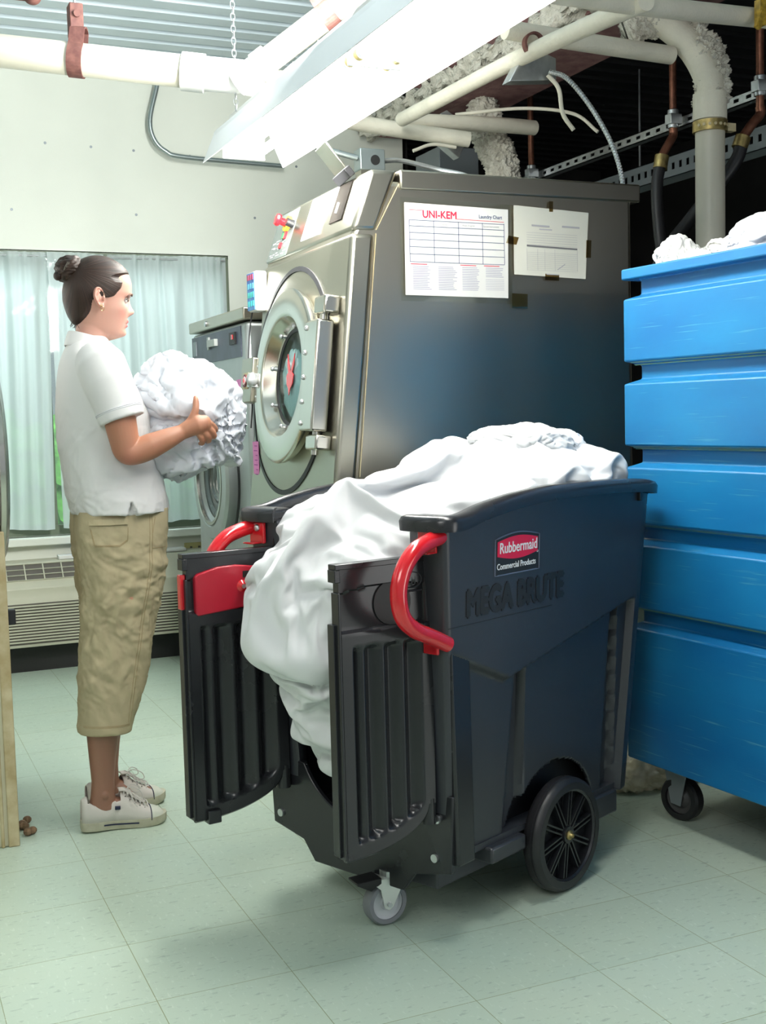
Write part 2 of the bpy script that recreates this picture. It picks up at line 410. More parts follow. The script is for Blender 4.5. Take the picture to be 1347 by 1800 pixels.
# corrugated steel decks (ribs run left to right)
def deck(x0, x1, y0, y1, name, mat, z=3.10, pitch=0.15):
    P = []; y = y0; k = 0
    while y < y1:
        for dy, dz in [(0, 0), (0.09, 0), (0.105, 0.035), (0.135, 0.035)]: P.append((y+dy, z+dz))
        y += pitch
    V = [[(x0, a, b) for a, b in P], [(x1, a, b) for a, b in P]]
    return struct(MB().grid(V), name, mat, solid=0.003)
deck(-2.4, 2.93, -1.5, WY, 'ceiling', M['deck'])
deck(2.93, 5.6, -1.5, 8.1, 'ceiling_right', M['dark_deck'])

# garden hedge seen through the curtain gap
hd = MB(); rng = np.random.RandomState(3)
th = np.linspace(0, PI, 30); xs = np.linspace(-1.2, 2.5, 120)
V = np.array([[(x, 7.9 + 0.5*math.cos(t), 1.25*math.sin(t)) for t in th] for x in xs])
V = V + (perlin(V*6, 3)[..., None] * np.array([0.1, 0.25, 0.25]))
V[..., 2] = np.maximum(V[..., 2], 0.0)
tag(hd.grid(V).build('hedge', pm('leaf_green', (0.14, 0.42, 0.06), 0.7, var=0.5, vs=16), smooth=True), 'green hedge outside behind the curtains', 'hedge')
tag(MB().box((-3, 6.52, -0.12), (2.94, 16, -0.01)).build('lawn', pm('lawn_green', (0.25, 0.45, 0.15), 0.9)), 'green lawn beyond the window', 'lawn', kind='structure')

# ------------------------------------------------------------ curtains
def sheer():
    m = bpy.data.materials.new('sheer_fabric'); m.use_nodes = True; nt = m.node_tree; nt.nodes.remove(nt.nodes['Principled BSDF'])
    d = nt.nodes.new('ShaderNodeBsdfDiffuse'); d.inputs[0].default_value = (0.74, 0.80, 0.82, 1)
    t = nt.nodes.new('ShaderNodeBsdfTranslucent'); t.inputs[0].default_value = (0.86, 0.93, 0.92, 1)
    p = nt.nodes.new('ShaderNodeBsdfTransparent')
    a = nt.nodes.new('ShaderNodeMixShader'); a.inputs[0].default_value = 0.5; b = nt.nodes.new('ShaderNodeMixShader'); b.inputs[0].default_value = 0.14
    nt.links.new(d.outputs[0], a.inputs[1]); nt.links.new(t.outputs[0], a.inputs[2]); nt.links.new(a.outputs[0], b.inputs[1]); nt.links.new(p.outputs[0], b.inputs[2])
    nt.links.new(b.outputs[0], nt.nodes['Material Output'].inputs[0]); return m
SHEER = sheer()
def curtain(x0, x1, z0, z1, seed, label, taper=0.0, side=0):
    nu, nv = 420, 60; V = np.zeros((nv, nu, 3))
    for i in range(nv):
        t = i/(nv-1); z = z1 + (z0-z1)*t
        xr = x1 - taper*t if side > 0 else x1; xl = x0 + taper*t if side < 0 else x0
        x = np.linspace(xl, xr, nu); s = np.linspace(0, 1, nu)*(x1-x0)
        n = perlin(np.stack([s*9, np.full(nu, t*0.7), np.full(nu, seed)], -1), seed)
        n2 = perlin(np.stack([s*26, np.full(nu, t*0.8), np.full(nu, seed)], -1), seed+4)
        tight = 0.5 + 0.5*min(1, t*4)
        V[i, :, 0] = x; V[i, :, 1] = WY - 0.03 + (0.075*n + 0.03*n2)*tight + 0.006*np.sin(s*150)*(1-min(1, t*5)); V[i, :, 2] = z + (0.012*n if i == nv-1 else 0)
    o = MB().grid(V).build('sheer_curtain', SHEER, smooth=True, angle=180)
    return tag(o, label, 'curtain', 'sheer curtains at the window')
curtain(-0.72, 0.935, 0.70, 2.108, 1, 'sheer white curtain panel at the left, behind the person', 0.035, 1)
curtain(0.925, 1.868, 0.70, 2.108, 5, 'sheer white curtain panel between the person and the right window frame', 0.02, -1)
tag(MB().tube([(-0.74, WY-0.02, 2.09), (1.868, WY-0.02, 2.09)], 0.006, 10).build('curtain_rod', M['zinc'], smooth=True), 'thin curtain rod across the top of the window', 'curtain rod')

# ------------------------------------------------------------ wall air conditioner
ac = empty('air_conditioner', (0.6, 6.05, 0.0), 0, 'long cream metal air conditioner under the window with slatted front', 'air conditioner')
b = MB(); prof = [(0.30, 0.14), (0.0, 0.14), (0.0, 0.36), (0.012, 0.385), (0.012, 0.43), (0.045, 0.455), (0.13, 0.545), (0.30, 0.545)]
L0, L1 = -1.2, 1.16
b.prism([(p[0], p[1]) for p in prof], (L0, 0, 0), (0, 1, 0), (0, 0, 1), 0, L1-L0)
b.build('body', M['ac'], ac, bevel=0.004)
b = MB()
for k in range(13):
    z = 0.165 + k*0.0148
    b.box((L0+0.04, -0.009, z), (L1-0.03, 0.001, z+0.0075))
b.build('louver', M['ac'], ac)
MB().box((L0+0.03, -0.002, 0.155), (L1-0.02, 0.0, 0.357)).build('louver_recess', M['ac_dark'], ac)
# top outlet grille on the slope
g = MB(); gd = MB()
g0 = np.array([0.045, 0.455]); g1 = np.array([0.13, 0.545]); nn = np.array([-(g1-g0)[1], (g1-g0)[0]]); nn /= np.linalg.norm(nn)
def onslope(x, t, h):
    q = g0 + (g1-g0)*t + nn*h; return (x, q[0], q[1])
gd.add([onslope(L0+0.05, 0.12, .001), onslope(0.55, 0.12, .001), onslope(0.55, 0.9, .001), onslope(L0+0.05, 0.9, .001)], [(0, 1, 2, 3)])
for k in range(20):
    x = L0+0.05 + k*0.0905
    g.add([onslope(x, 0.1, 0), onslope(x+0.006, 0.1, 0), onslope(x+0.006, 0.92, 0), onslope(x, 0.92, 0), onslope(x, 0.1, .006), onslope(x+0.006, 0.1, .006), onslope(x+0.006, 0.92, .006), onslope(x, 0.92, .006)], [(4,5,6,7),(0,1,5,4),(1,2,6,5),(2,3,7,6),(3,0,4,7)])
for t in (0.1, 0.36, 0.63, 0.9):
    a = L0+0.05; c2 = 0.55
    g.add([onslope(a, t, 0), onslope(c2, t, 0), onslope(c2, t+0.025, 0), onslope(a, t+0.025, 0), onslope(a, t, .006), onslope(c2, t, .006), onslope(c2, t+.025, .006), onslope(a, t+.025, .006)], [(4,5,6,7),(0,1,5,4),(1,2,6,5),(2,3,7,6),(3,0,4,7)])
gd.build('outlet_recess', M['ac_dark'], ac); g.build('outlet_grille', M['ac'], ac)
MB().box((L0, 0.10, 0.0), (L1, 0.29, 0.14)).build('kick_base', M['black'], ac)
def small(name, a, b, mat, label, cat, **k): return tag(MB().box(a, b).build(name, mat, **k), label, cat)
small('paper_packet', (0.90, 6.22, 0.546), (0.975, 6.29, 0.566), M['paper'], 'small white packet on the air conditioner left of the blue box', 'packet', bevel=0.003)
small('card_box', (0.978, 6.21, 0.546), (1.10, 6.29, 0.588), pm('blue_card', (0.03, 0.16, 0.62), 0.4), 'small blue box on the air conditioner behind the person', 'box', bevel=0.003)
small('soap_dish', (1.44, 6.20, 0.546), (1.56, 6.28, 0.565), M['pvc_white'], 'small pale tray on the right end of the air conditioner', 'tray', bevel=0.006)
oc = MB().box((1.585, 6.343, 0.50), (1.70, 6.35, 0.575)).build('wall_outlet', pm('beige', (0.50, 0.45, 0.20), 0.5), bevel=0.003); tag(oc, 'beige outlet plate on the wall beside the small dryer', 'outlet')
for x in (1.615, 1.66): MB().box((x, 6.339, 0.525), (x+0.012, 6.3435, 0.555)).build('socket', M['ac_dark'], oc)

# ------------------------------------------------------------ cream machine at the left edge
cm = empty('laundry_dryer', (0.03, 3.95, 0), 0, 'cream painted laundry machine with worn edges cut off by the left edge', 'dryer')
MB().box((-0.9, -0.36, 0.0), (0.318, 0.36, 0.93)).build('lower_panel', M['cream'], cm, bevel=0.006)
MB().box((-0.9, -0.34, 0.93), (0.318, 0.36, 1.75)).build('cabinet', M['white'], cm, bevel=0.01)
b = MB().box((0.306, -0.368, 0.0), (0.338, -0.345, 0.93)); b.box((0.286, -0.366, 0.0), (0.296, -0.355, 0.93)); b.box((0.318, -0.30, 0.03), (0.324, 0.3, 0.9))
b.build('edge_trim', M['tan'], cm, bevel=0.003)
b = MB().lathe([(0.10, 0), (0.30, 0), (0.33, 0.012), (0.33, 0.026), (0.30, 0.04), (0.12, 0.034)], (0.327, -0.02, 1.12), (1, 0, 0), 48)
b.build('round_door', M['steel_bright'], cm, smooth=True)
for a, c in (((0.357, -0.20, 1.185), (0.378, -0.17, 1.205)), ((0.357, -0.20, 1.135), (0.378, -0.17, 1.155)), ((0.335, -0.355, 0.655), (0.36, -0.325, 0.70))):
    MB().box(a, c).build('latch', M['black_rubber'], cm, bevel=0.003)
MB().box((0.338, -0.20, 0.0), (0.350, 0.30, 0.15)).build('rubber_skirt', M['black_rubber'], cm, bevel=0.004)
rng = np.random.RandomState(2)
b = MB()
for k in range(9):
    c0 = (0.385+rng.rand()*0.035, 3.66+rng.rand()*0.14, 0.012); r = 0.008+rng.rand()*0.012
    b.ball(c0, (r, r, min(r, 0.012)), 7, 5)
tag(b.build('plaster_crumbs', pm('crumbs', (0.22, 0.14, 0.08), 0.9, var=0.3, vs=60), smooth=False), 'brown plaster crumbs on the floor at the foot of the cream machine', 'crumbs', kind='stuff')
# ------------------------------------------------------------ big washing machine
SY = 3.55; FY = 4.43            # side plane nearest the camera, far side plane
wm = empty('washing_machine', (2.0, 4.0, 0), 0, 'large stainless steel washing machine with round door and tilted control panel', 'washing machine')
def wl(p): return (p[0]-2.0, p[1]-4.0, p[2])      # world to local
def fx(z): return 1.385 + 0.103*(z-1.0)           # leaning front plane
def wmb(m): m.v = [wl(p) for p in m.v]; return m
# body prism in xz, extruded along y
poly = [(2.50, 0.10), (1.36, 0.10), (fx(0.75), 0.75), (fx(1.818), 1.818), (1.545, 1.985), (2.535, 1.985), (2.535, 1.0)]
b = MB().prism(poly, (0, SY+0.004, 0), (1, 0, 0), (0, 0, 1), 0, -(FY-SY-0.008))
wmb(b).build('body', M['steel'], wm, bevel=0.018, seg=4)
# front skin, wrapping onto the side with a seam
def skin(z0, z1, xa, xb, wrapx0, wrapx1, name, th=0.006, topcap=False):
    pts = [(xa - th, z0), (xb - th, z1), (wrapx1, z1), (wrapx0, z0)]
    m = MB().prism(pts, (0, SY-0.003, 0), (1, 0, 0), (0, 0, 1), 0, -(FY-SY+0.006))
    return wmb(m).build(name, M['steel_front'], wm, bevel=0.016, seg=4)
skin(0.14, 1.815, fx(0.14) , fx(1.815), fx(0.14)+0.062, 1.545, 'front_panel')
skin(1.822, 2.018, fx(1.822), 1.540, 1.548, 1.632, 'control_panel')
m = MB().box((1.636, SY-0.006, 1.958), (2.565, FY+0.006, 2.02)); wmb(m).build('lid', M['steel'], wm, bevel=0.006)
m = MB().box((1.60, SY+0.05, 2.0), (1.70, SY+0.35, 2.026)); wmb(m).build('top_gasket', M['black_rubber'], wm, bevel=0.004)
m = MB().box((1.45, SY+0.05, 0.0), (2.45, FY-0.05, 0.12)); wmb(m).build('plinth', M['black'], wm)
# seam lines
m = MB(); m.prism([(1.6335, 1.975), (1.550, 1.826), (1.5475, 1.826), (1.631, 1.975)], (0, SY-0.0035, 0), (1, 0, 0), (0, 0, 1), 0, -0.003)
m.prism([(1.470, 1.04), (1.549, 1.815), (1.5465, 1.815), (1.4675, 1.04)], (0, SY-0.0035, 0), (1, 0, 0), (0, 0, 1), 0, -0.003)
wmb(m).build('seam', M['tan'], wm)
ax = np.array([-1.0, 0, 0.103]); ax /= np.linalg.norm(ax)       # outward normal of the front
zt = np.array([0.103, 0, 1.0]); zt /= np.linalg.norm(zt)
def fp(y, z, h=0.0): return np.array([fx(z)-0.006, y, z]) + ax*h
c0 = fp(4.05, 1.365)
m = MB().lathe([(0.405, -0.004), (0.405, 0.004), (0.388, 0.006), (0.388, -0.004)], c0, ax, 72, loop=True); wmb(m).build('gasket_ring', M['black_rubber'], wm, smooth=True)
m = MB().lathe([(0.386, 0.0), (0.386, 0.003), (0.33, 0.012), (0.28, 0.016), (0.28, 0.0)], c0, ax, 72); wmb(m).build('door_surround', M['steel_front'], wm, smooth=True)
# the round door
dc = fp(3.965, 1.375, 0.0)
door = MB().lathe([(0.235, 0.012), (0.272, 0.012), (0.292, 0.024), (0.302, 0.042), (0.304, 0.056), (0.298, 0.062), (0.29, 0.064), (0.220, 0.067), (0.211, 0.064), (0.205, 0.058), (0.184, 0.022), (0.178, 0.018), (0.160, 0.018), (0.160, 0.008)], dc, ax, 96, loop=True)
dr = wmb(door).build('door', M['steel_bright'], wm, smooth=True, angle=50)
def sub(mb, name, mat, **k): return wmb(mb).build(name, mat, dr, **k)
sub(MB().lathe([(0.158, 0.018), (0.170, 0.021), (0.170, 0.015), (0.158, 0.015)], dc, ax, 72, loop=True), 'glass_seal', M['black_rubber'], smooth=True)
sub(MB().lathe([(0.0005, 0.030), (0.06, 0.029), (0.11, 0.025), (0.16, 0.016), (0.16, 0.013), (0.11, 0.022), (0.06, 0.026), (0.0005, 0.027)], dc, ax, 64), 'door_glass', glass('door_glass', (0.75, 0.85, 0.85), 0.1), smooth=True)
def bolt(p, r): 
    o = MB().ball(p, r, 10, 6); return sub(o, 'bolt_head', M['zinc'], smooth=True)
for k in range(8):
    a = 2*PI*k/8 + 0.2; p = dc + ax*0.018 + 0.176*(math.cos(a)*np.array([0, 1, 0]) + math.sin(a)*zt)
    b_ = MB().cyl(p, p+ax*0.020, 0.007, 10); b_.ball(p+ax*0.02, 0.009, 10, 6); sub(b_, 'bolt_head', M['zinc'], smooth=True)
for z in (1.52, 1.44, 1.36, 1.28, 1.21): bolt(fp(3.718, z, 0.068), 0.009)
for z in (1.42, 1.39, 1.34, 1.31): bolt(fp(4.235, z, 0.062), 0.006)
# red fish shaped emblem stuck on the glass
ez = [(0, -0.075), (0.012, -0.05), (0.03, -0.035), (0.036, -0.005), (0.02, 0.005), (0.034, 0.03), (0.036, 0.07), (0.022, 0.045), (0.006, 0.012), (0, 0.006), (-0.006, 0.012), (-0.022, 0.045), (-0.036, 0.07), (-0.034, 0.03), (-0.02, 0.005), (-0.036, -0.005), (-0.03, -0.035), (-0.012, -0.05)]
m = MB().prism(ez, dc + ax*0.0315 + zt*0.01 + np.array([0, -0.01, 0]), (0, -1, 0), zt, 0.0, 0.0025); sub(m, 'red_emblem', M['red'])
# hinge plate, bar and lugs on the near side
def fbox(y0, y1, z0, z1, h0, h1):
    P = [fp(y, z, h) for h in (h0, h1) for (y, z) in ((y0, z0), (y1, z0), (y1, z1), (y0, z1))]
    return MB().add(P, [(0,3,2,1),(4,5,6,7),(0,1,5,4),(1,2,6,5),(2,3,7,6),(3,0,4,7)])
m = fbox(3.617, 3.738, 1.185, 1.545, 0.01, 0.068); wmb(m).build('hinge_plate', M['steel_bright'], wm, bevel=0.008, seg=3)
for z0, z1 in ((1.565, 1.622), (1.125, 1.175)):
    m = fbox(3.60, 3.70, z0, z1, 0.0, 0.055); wmb(m).build('hinge_lug', M['steel_bright'], wm, bevel=0.008, seg=3)
m = MB().cyl(fp(3.655, 1.11, 0.035), fp(3.655, 1.62, 0.035), 0.012, 16); wmb(m).build('hinge_pin', M['steel_bright'], wm, smooth=True)
# latch on the far side of the door
m = fbox(4.265, 4.40, 1.29, 1.455, 0.0, 0.075); lt = wmb(m).build('latch_block', M['steel_front'], wm, bevel=0.004)
m = fbox(4.30, 4.36, 1.34, 1.40, 0.075, 0.078); wmb(m).build('latch_plate', M['tan'], lt)
m = MB().lathe([(0.0005, 0.08), (0.024, 0.08), (0.024, 0.083), (0.0005, 0.083)], fp(4.33, 1.37), ax, 24); wmb(m).build('lock_ring', pm('maroon', (0.12, 0.01, 0.02), 0.4), lt)
m = MB().lathe([(0.0005, 0.083), (0.016, 0.083), (0.016, 0.085), (0.0005, 0.085)], fp(4.33, 1.37), ax, 24); wmb(m).build('lock_disc', pm('pale_pink', (0.8, 0.5, 0.5), 0.4), lt)
m = MB().lathe([(0.0005, 0.085), (0.007, 0.085), (0.007, 0.087), (0.0005, 0.087)], fp(4.33, 1.37), ax, 16); wmb(m).build('lock_centre', M['red'], lt)
m = fbox(4.225, 4.285, 1.345, 1.395, 0.05, 0.085); m.ball(fp(4.235, 1.37, 0.082), (0.022, 0.02, 0.028)); wmb(m).build('latch_bolt', M['zinc'], lt, smooth=True)
# control panel features: panel plane between (fx(1.822),1.822) and (1.54,2.018)
p0 = np.array([fx(1.822)-0.0062, 0, 1.822]); p1 = np.array([1.534, 0, 2.018]); pt = (p1-p0)/np.linalg.norm(p1-p0); pn = np.array([-pt[2], 0, pt[0]]); PLEN = np.linalg.norm(p1-p0)
def pp(y, t, h=0.0): return p0 + pt*t*PLEN + pn*h + np.array([0, y, 0])
def pbox(y0, y1, t0, t1, h0, h1):
    P = [pp(y, t, h) for h in (h0, h1) for (y, t) in ((y0, t0), (y1, t0), (y1, t1), (y0, t1))]
    return MB().add(P, [(0,3,2,1),(4,5,6,7),(0,1,5,4),(1,2,6,5),(2,3,7,6),(3,0,4,7)])
cp = wmb(pbox(4.19, 4.415, 0.03, 0.93, 0.0, 0.0015)).build('keypad', pm('keypad_grey', (0.12, 0.14, 0.13), 0.75, spec=0.2, var=0.06, vs=30), wm)
m = MB()
rr = random.Random(4)
for i in range(26):
    y = 4.20 + rr.random()*0.17; t = 0.06+rr.random()*0.36
    mm = pbox(y, y+0.01+rr.random()*0.03, t, t+0.018, 0.0015, 0.0022); m.add(mm.v, mm.f)
wmb(m).build('keypad_marks', M['ink_grey'], cp)
bt = MB().lathe([(0.0005, 0.058), (0.02, 0.056), (0.024, 0.048), (0.022, 0.04), (0.014, 0.036), (0.014, 0.0)], pp(4.265, 0.66), pn, 24)
wmb(bt).build('emergency_button', M['red'], wm, smooth=True)
wmb(MB().lathe([(0.0005, 0.014), (0.03, 0.014), (0.03, 0.0)], pp(4.265, 0.66), pn, 24)).build('button_collar', pm('yellow', (0.75, 0.6, 0.05), 0.4), wm, smooth=True)
wmb(MB().lathe([(0.0005, 0.03), (0.015, 0.03), (0.015, 0.0)], pp(4.21, 0.62), pn, 20)).build('key_switch', M['black_rubber'], wm, smooth=True)
wmb(pbox(4.27, 4.29, 0.40, 0.50, 0.0015, 0.008)).build('start_button', pm('green', (0.05, 0.5, 0.15), 0.4), wm)
wmb(pbox(4.25, 4.268, 0.38, 0.52, 0.0015, 0.008)).build('stop_button', M['red'], wm)
wmb(pbox(4.275, 4.295, 0.22, 0.32, 0.0015, 0.008)).build('stop_button', M['red'], wm)
wmb(pbox(3.675, 3.785, 0.28, 0.93, -0.002, 0.004)).build('card_slot', pm('slot_black', (0.012, 0.010, 0.008), 0.9, spec=0.1), wm)
lc_ = wmb(pbox(3.87, 4.05, 0.18, 0.93, 0.0, 0.0025)).build('instruction_card', M['paper'], wm)
for k in range(7):
    wmb(pbox(3.90+0.01*(k % 3), 4.02-0.02*(k % 2), 0.26+k*0.09, 0.275+k*0.09, 0.0025, 0.0032)).build('card_line', M['ink_grey'], lc_)
wmb(pbox(3.735, 3.742, 0.42, 0.6, 0.004, 0.010)).build('slot_lever', M['zinc'], wm)
# open flap above the slot
fh = pp(3.735, 1.02, 0.015)
fd = np.array([-0.62, 0.10, 0.78]); fd /= np.linalg.norm(fd); fw = np.array([0.0, 1, 0]); fw -= fd*(fw@fd); fw /= np.linalg.norm(fw)
m = MB().prism([(-0.055, 0), (0.055, 0), (0.055, 0.125), (-0.055, 0.125)], fh, fw, fd, -0.003, 0.003); wmb(m).build('open_flap', M['steel_front'], wm, bevel=0.002)
m = MB().prism([(-0.062, -0.015), (0.062, -0.015), (0.062, 0.02), (-0.062, 0.02)], fh, fw, fd, -0.014, 0.010); wmb(m).build('flap_hinge', M['black_rubber'], wm, bevel=0.003)

# sheets pressed against the door glass
P0 = dc + ax*(-0.0)
n = 120; th = np.linspace(0, 2*PI, n); ph = np.linspace(0, PI, 70)
TH, PH = np.meshgrid(th, ph); S = np.stack([np.sin(PH)*np.cos(TH), np.sin(PH)*np.sin(TH), np.cos(PH)], -1)
V = S*np.array([0.018, 0.125, 0.125]); h = folds(V*1.0+3, 0.06, 3, 3); V = V*(1+0.25*(h-0.4))[..., None] + dc + ax*0.006 - zt*0.028
m = MB().grid(V); o = m.build('washing_load', pm('wet_linen', (0.62, 0.72, 0.72), 0.7), smooth=True); tag(o, 'pale laundry visible behind the washing machine door glass', 'laundry')

# ------------------------------------------------------------ papers on the machine side
def sheet(name, pts, mat, label, cat, thick=0.001, y=SY-0.0045):
    """pts: (x,z) corners, facing the camera side"""
    m = MB().prism(pts, (0, y, 0), (1, 0, 0), (0, 0, 1), 0, thick); return tag(m.build(name, mat), label, cat)
ch = empty('laundry_chart', (1.84, SY-0.0045, 1.77), 0, 'large white printed laundry chart taped to the steel machine side, left of the plain form', 'chart')
def cl(m): m.v = [(p[0]-1.84, p[1]-SY+0.0045, p[2]-1.77) for p in m.v]; return m
def cpoly(pts, d0, d1): return MB().prism(pts, (0, SY-0.0045, 0), (1, 0, 0), (0, 0, 1), d0, d1)
cl(cpoly([(1.645, 1.622), (2.025, 1.617), (2.030, 1.910), (1.648, 1.917)], 0.0008, 0.0016)).build('sheet', M['paper'], ch)
lamm = glass('tape_film', (0.97, 0.98, 0.96), 0.05)
cl(cpoly([(1.630, 1.603), (2.042, 1.598), (2.048, 1.926), (1.634, 1.934)], 0.0, 0.0004)).build('plastic_sleeve', lamm, ch)
def cline(x0, z0, x1, z1, w):
    d = np.array([x1-x0, z1-z0]); L = np.linalg.norm(d); q = np.array([-d[1], d[0]])/L*w/2
    return cpoly([(x0-q[0], z0-q[1]), (x1-q[0], z1-q[1]), (x1+q[0], z1+q[1]), (x0+q[0], z0+q[1])], 0.0018, 0.0022)
g = MB()
gx = [1.664, 1.752, 1.842, 1.931, 2.013]; gz = [1.862, 1.843, 1.822, 1.800, 1.777, 1.754, 1.729]
for z in gz: q = cline(gx[0], z, gx[-1], z-0.002, 0.0016); g.add(q.v, q.f)
for x in gx: q = cline(x, gz[0], x, gz[-1]-0.001, 0.0016); g.add(q.v, q.f)
cl(g).build('ruled_table', M['ink_blue'], ch)
def ctext(s, size, x, z, mat, name, off=0.0, sx=1.0, y=0.0006):
    t = text_mb(s, size, (x, SY-0.0045-0.0020-y, z), (1, 0, 0.0), (0, 0, 1), 0.0004, offset=off, sx=sx)
    cl(t).build(name, mat, ch)
ctext('UNI-KEM', 0.0335, 1.711, 1.871, M['ink_red'], 'red_title', 0.0008, 0.94)
ctext('Laundry Chart', 0.0165, 1.918, 1.877, M['ink_blue'], 'chart_title', 0.0001, 0.9)
g = MB()
for a in [(1.664, 1.8945, 1.712, 1.8935, 0.0014), (1.832, 1.871, 2.013, 1.8675, 0.0014)]: q = cline(*a); g.add(q.v, q.f)
cl(g).build('red_rule', M['ink_red'], ch)
for s, x in (('Number', 1.690), ('Items', 1.783), ('Wash Program', 1.856), ('Special Instructions', 1.934)): ctext(s, 0.0085, x, 1.8485, M['ink_grey'], 'column_heading', 0, 0.9)
g = MB(); gr = MB(); rr = random.Random(7)
for k, x in enumerate((1.670, 1.762, 1.85, 1.938)):
    if k != 1: cl(cline(x-0.004, 1.722, x+0.055, 1.7215, 0.0022)).build('pink_heading', M['ink_red'], ch)
    for i in range(14 if k < 3 else 6):
        q = cline(x+0.003, 1.7145-i*0.0056, x+0.055+rr.random()*0.017, 1.7143-i*0.0056, 0.0016); g.add(q.v, q.f)
for i in range(7): q = cline(1.94, 1.677-i*0.0056, 2.01, 1.677-i*0.0056, 0.0008); g.add(q.v, q.f)
cl(g).build('fine_print', pm('fine_print_ink', (0.34, 0.33, 0.46), 0.8), ch)

fm = sheet('paper_form', [(2.050, 1.697), (2.333, 1.687), (2.348, 1.913), (2.052, 1.926)], M['paper_dull'], 'smaller dull paper form taped to the steel machine side, right of the laundry chart', 'paper')
g = MB()
for i in range(6): q = cline(2.10, 1.838-i*0.008, 2.30, 1.834-i*0.008, 0.0008); g.add(q.v, q.f)
for i in range(10): q = cline(2.10, 1.772-i*0.0065, 2.30, 1.769-i*0.0065, 0.0006); g.add(q.v, q.f)
for x in (2.10, 2.142, 2.17, 2.21, 2.30): q = cline(x, 1.784, x, 1.712, 0.0006); g.add(q.v, q.f)
for x in (2.12, 2.24): q = cline(x, 1.862, x+0.07, 1.860, 0.006); g.add(q.v, q.f)
q = cline(2.15, 1.850, 2.20, 1.849, 0.004); g.add(q.v, q.f)
q = cline(2.22, 1.716, 2.25, 1.735, 0.003); g.add(q.v, q.f); q = cline(2.175, 1.700, 2.225, 1.699, 0.003); g.add(q.v, q.f)
g.build('form_lines', M['ink_grey'], fm)
q = cline(2.10, 1.794, 2.30, 1.787, 0.0055); q.build('form_bar', pm('bar_ink', (0.16, 0.16, 0.17), 0.7), fm)
g = MB()
for pts in ([(2.02, 1.80), (2.06, 1.795), (2.07, 1.82), (2.03, 1.825)], [(2.335, 1.76), (2.355, 1.76), (2.358, 1.82), (2.338, 1.82)], [(2.17, 1.681), (2.225, 1.679), (2.226, 1.70), (2.171, 1.702)], [(2.19, 1.91), (2.205, 1.91), (2.206, 1.945), (2.191, 1.945)]):
    q = cpoly(pts, 0.0012, 0.0017); g.add(q.v, q.f)
g.build('tape', glass('brown_tape', (0.7, 0.62, 0.45), 0.15), fm)
tp = sheet('tape_patch', [(2.04, 1.585), (2.10, 1.583), (2.101, 1.632), (2.041, 1.634)], glass('old_tape', (0.85, 0.8, 0.62), 0.2), 'translucent yellowed tape patch on the steel machine side, right of the chart bottom corner', 'tape', 0.0006)

# ------------------------------------------------------------ wall controller box on the washer's far edge
cb = empty('controller_box', (1.425, 4.43, 1.72), 0, 'small white box with blue keypad at the far edge of the steel washing machine', 'controller')
MB().box((-0.018, -0.05, -0.075), (0.03, 0.05, 0.075)).build('housing', M['white'], cb, bevel=0.008)
MB().box((-0.021, -0.042, -0.07), (-0.018, 0.046, 0.07)).build('keypad', pm('keypad_blue', (0.03, 0.10, 0.42), 0.35, col2=(0.06, 0.25, 0.55), vs=25), cb)
for k in range(4):
    m = MB()
    for j in range(3): m.box((-0.0225, -0.032+j*0.027, -0.055+k*0.033), (-0.021, -0.014+j*0.027, -0.035+k*0.033))
    m.build('key_row', [pm('key_teal', (0.05, 0.5, 0.55), 0.4), pm('key_green', (0.05, 0.45, 0.4), 0.4), pm('key_cyan', (0.1, 0.4, 0.6), 0.4), pm('key_maroon', (0.4, 0.03, 0.08), 0.4)][k], cb)
tag(MB().tube(smooth_path([(1.42, 4.47, 1.65), (1.41, 4.49, 1.55), (1.40, 4.485, 1.40), (1.41, 4.48, 1.3), (1.40, 4.475, 1.2)], 6), 0.003, 8).build('cable', M['black_rubber'], smooth=True), 'thin dark cable hanging below the white controller box', 'cable')

def note(x, y0, y1, z0, z1, label):
    o = MB().prism([(-y1, z0), (-y0, z0+0.004), (-y0+0.004, z1), (-y1-0.003, z1-0.002)], (x, 0, 0), (0, -1, 0), (0, 0, 1), 0.0, 0.001)
    o = tag(o.build('paper_note', M['pink']), label, 'note')
    g = MB()
    for k in range(9): g.box((x-0.0018, y0+0.012, z0+0.02+k*0.018), (x-0.0010, y1-0.012-0.01*(k % 3), z0+0.0235+k*0.018))
    g.build('note_lines', pm('note_ink', (0.45, 0.08, 0.35), 0.7), o); return o
note(fx(1.05)-0.0075, 4.335, 4.40, 0.985, 1.15, 'pink paper strip on the washing machine front, below the door latch')

# ------------------------------------------------------------ smaller dryer behind
dy = empty('tumble_dryer', (1.45, 5.08, 0), 0, 'smaller grey washing machine with dark blue control panel behind the laundry bundle', 'dryer')
b = MB().box((0.0, -0.42, 0.08), (0.85, 0.42, 1.63)); b.build('body', M['grey_enamel'], dy, bevel=0.02, seg=3)
MB().box((-0.012, -0.43, 1.635), (0.86, 0.43, 1.685)).build('top_lid', M['steel'], dy, bevel=0.006)
MB().box((0.03, -0.4, 0.0), (0.8, 0.4, 0.08)).build('plinth', M['black'], dy)
MB().box((-0.004, -0.36, 1.49), (0.002, 0.41, 1.615)).build('control_panel', M['panelblue'], dy)
b = MB().box((-0.02, -0.02, 1.555), (-0.003, 0.10, 1.585)).box((-0.012, 0.10, 1.545), (-0.003, 0.125, 1.60)); b.build('display', pm('display_grey', (0.45, 0.47, 0.45), 0.4), dy)
MB().box((-0.012, -0.30, 1.545), (-0.003, -0.22, 1.595)).build('coin_slot', M['black'], dy)
MB().box((-0.015, -0.28, 1.565), (-0.011, -0.255, 1.585)).build('indicator', M['red'], dy)
MB().box((-0.007, 0.33, 1.53), (-0.003, 0.385, 1.595)).build('badge', M['greymet'], dy)
MB().box((-0.006, 0.30, 1.497), (-0.003, 0.39, 1.507)).build('red_mark', M['ink_red'], dy)
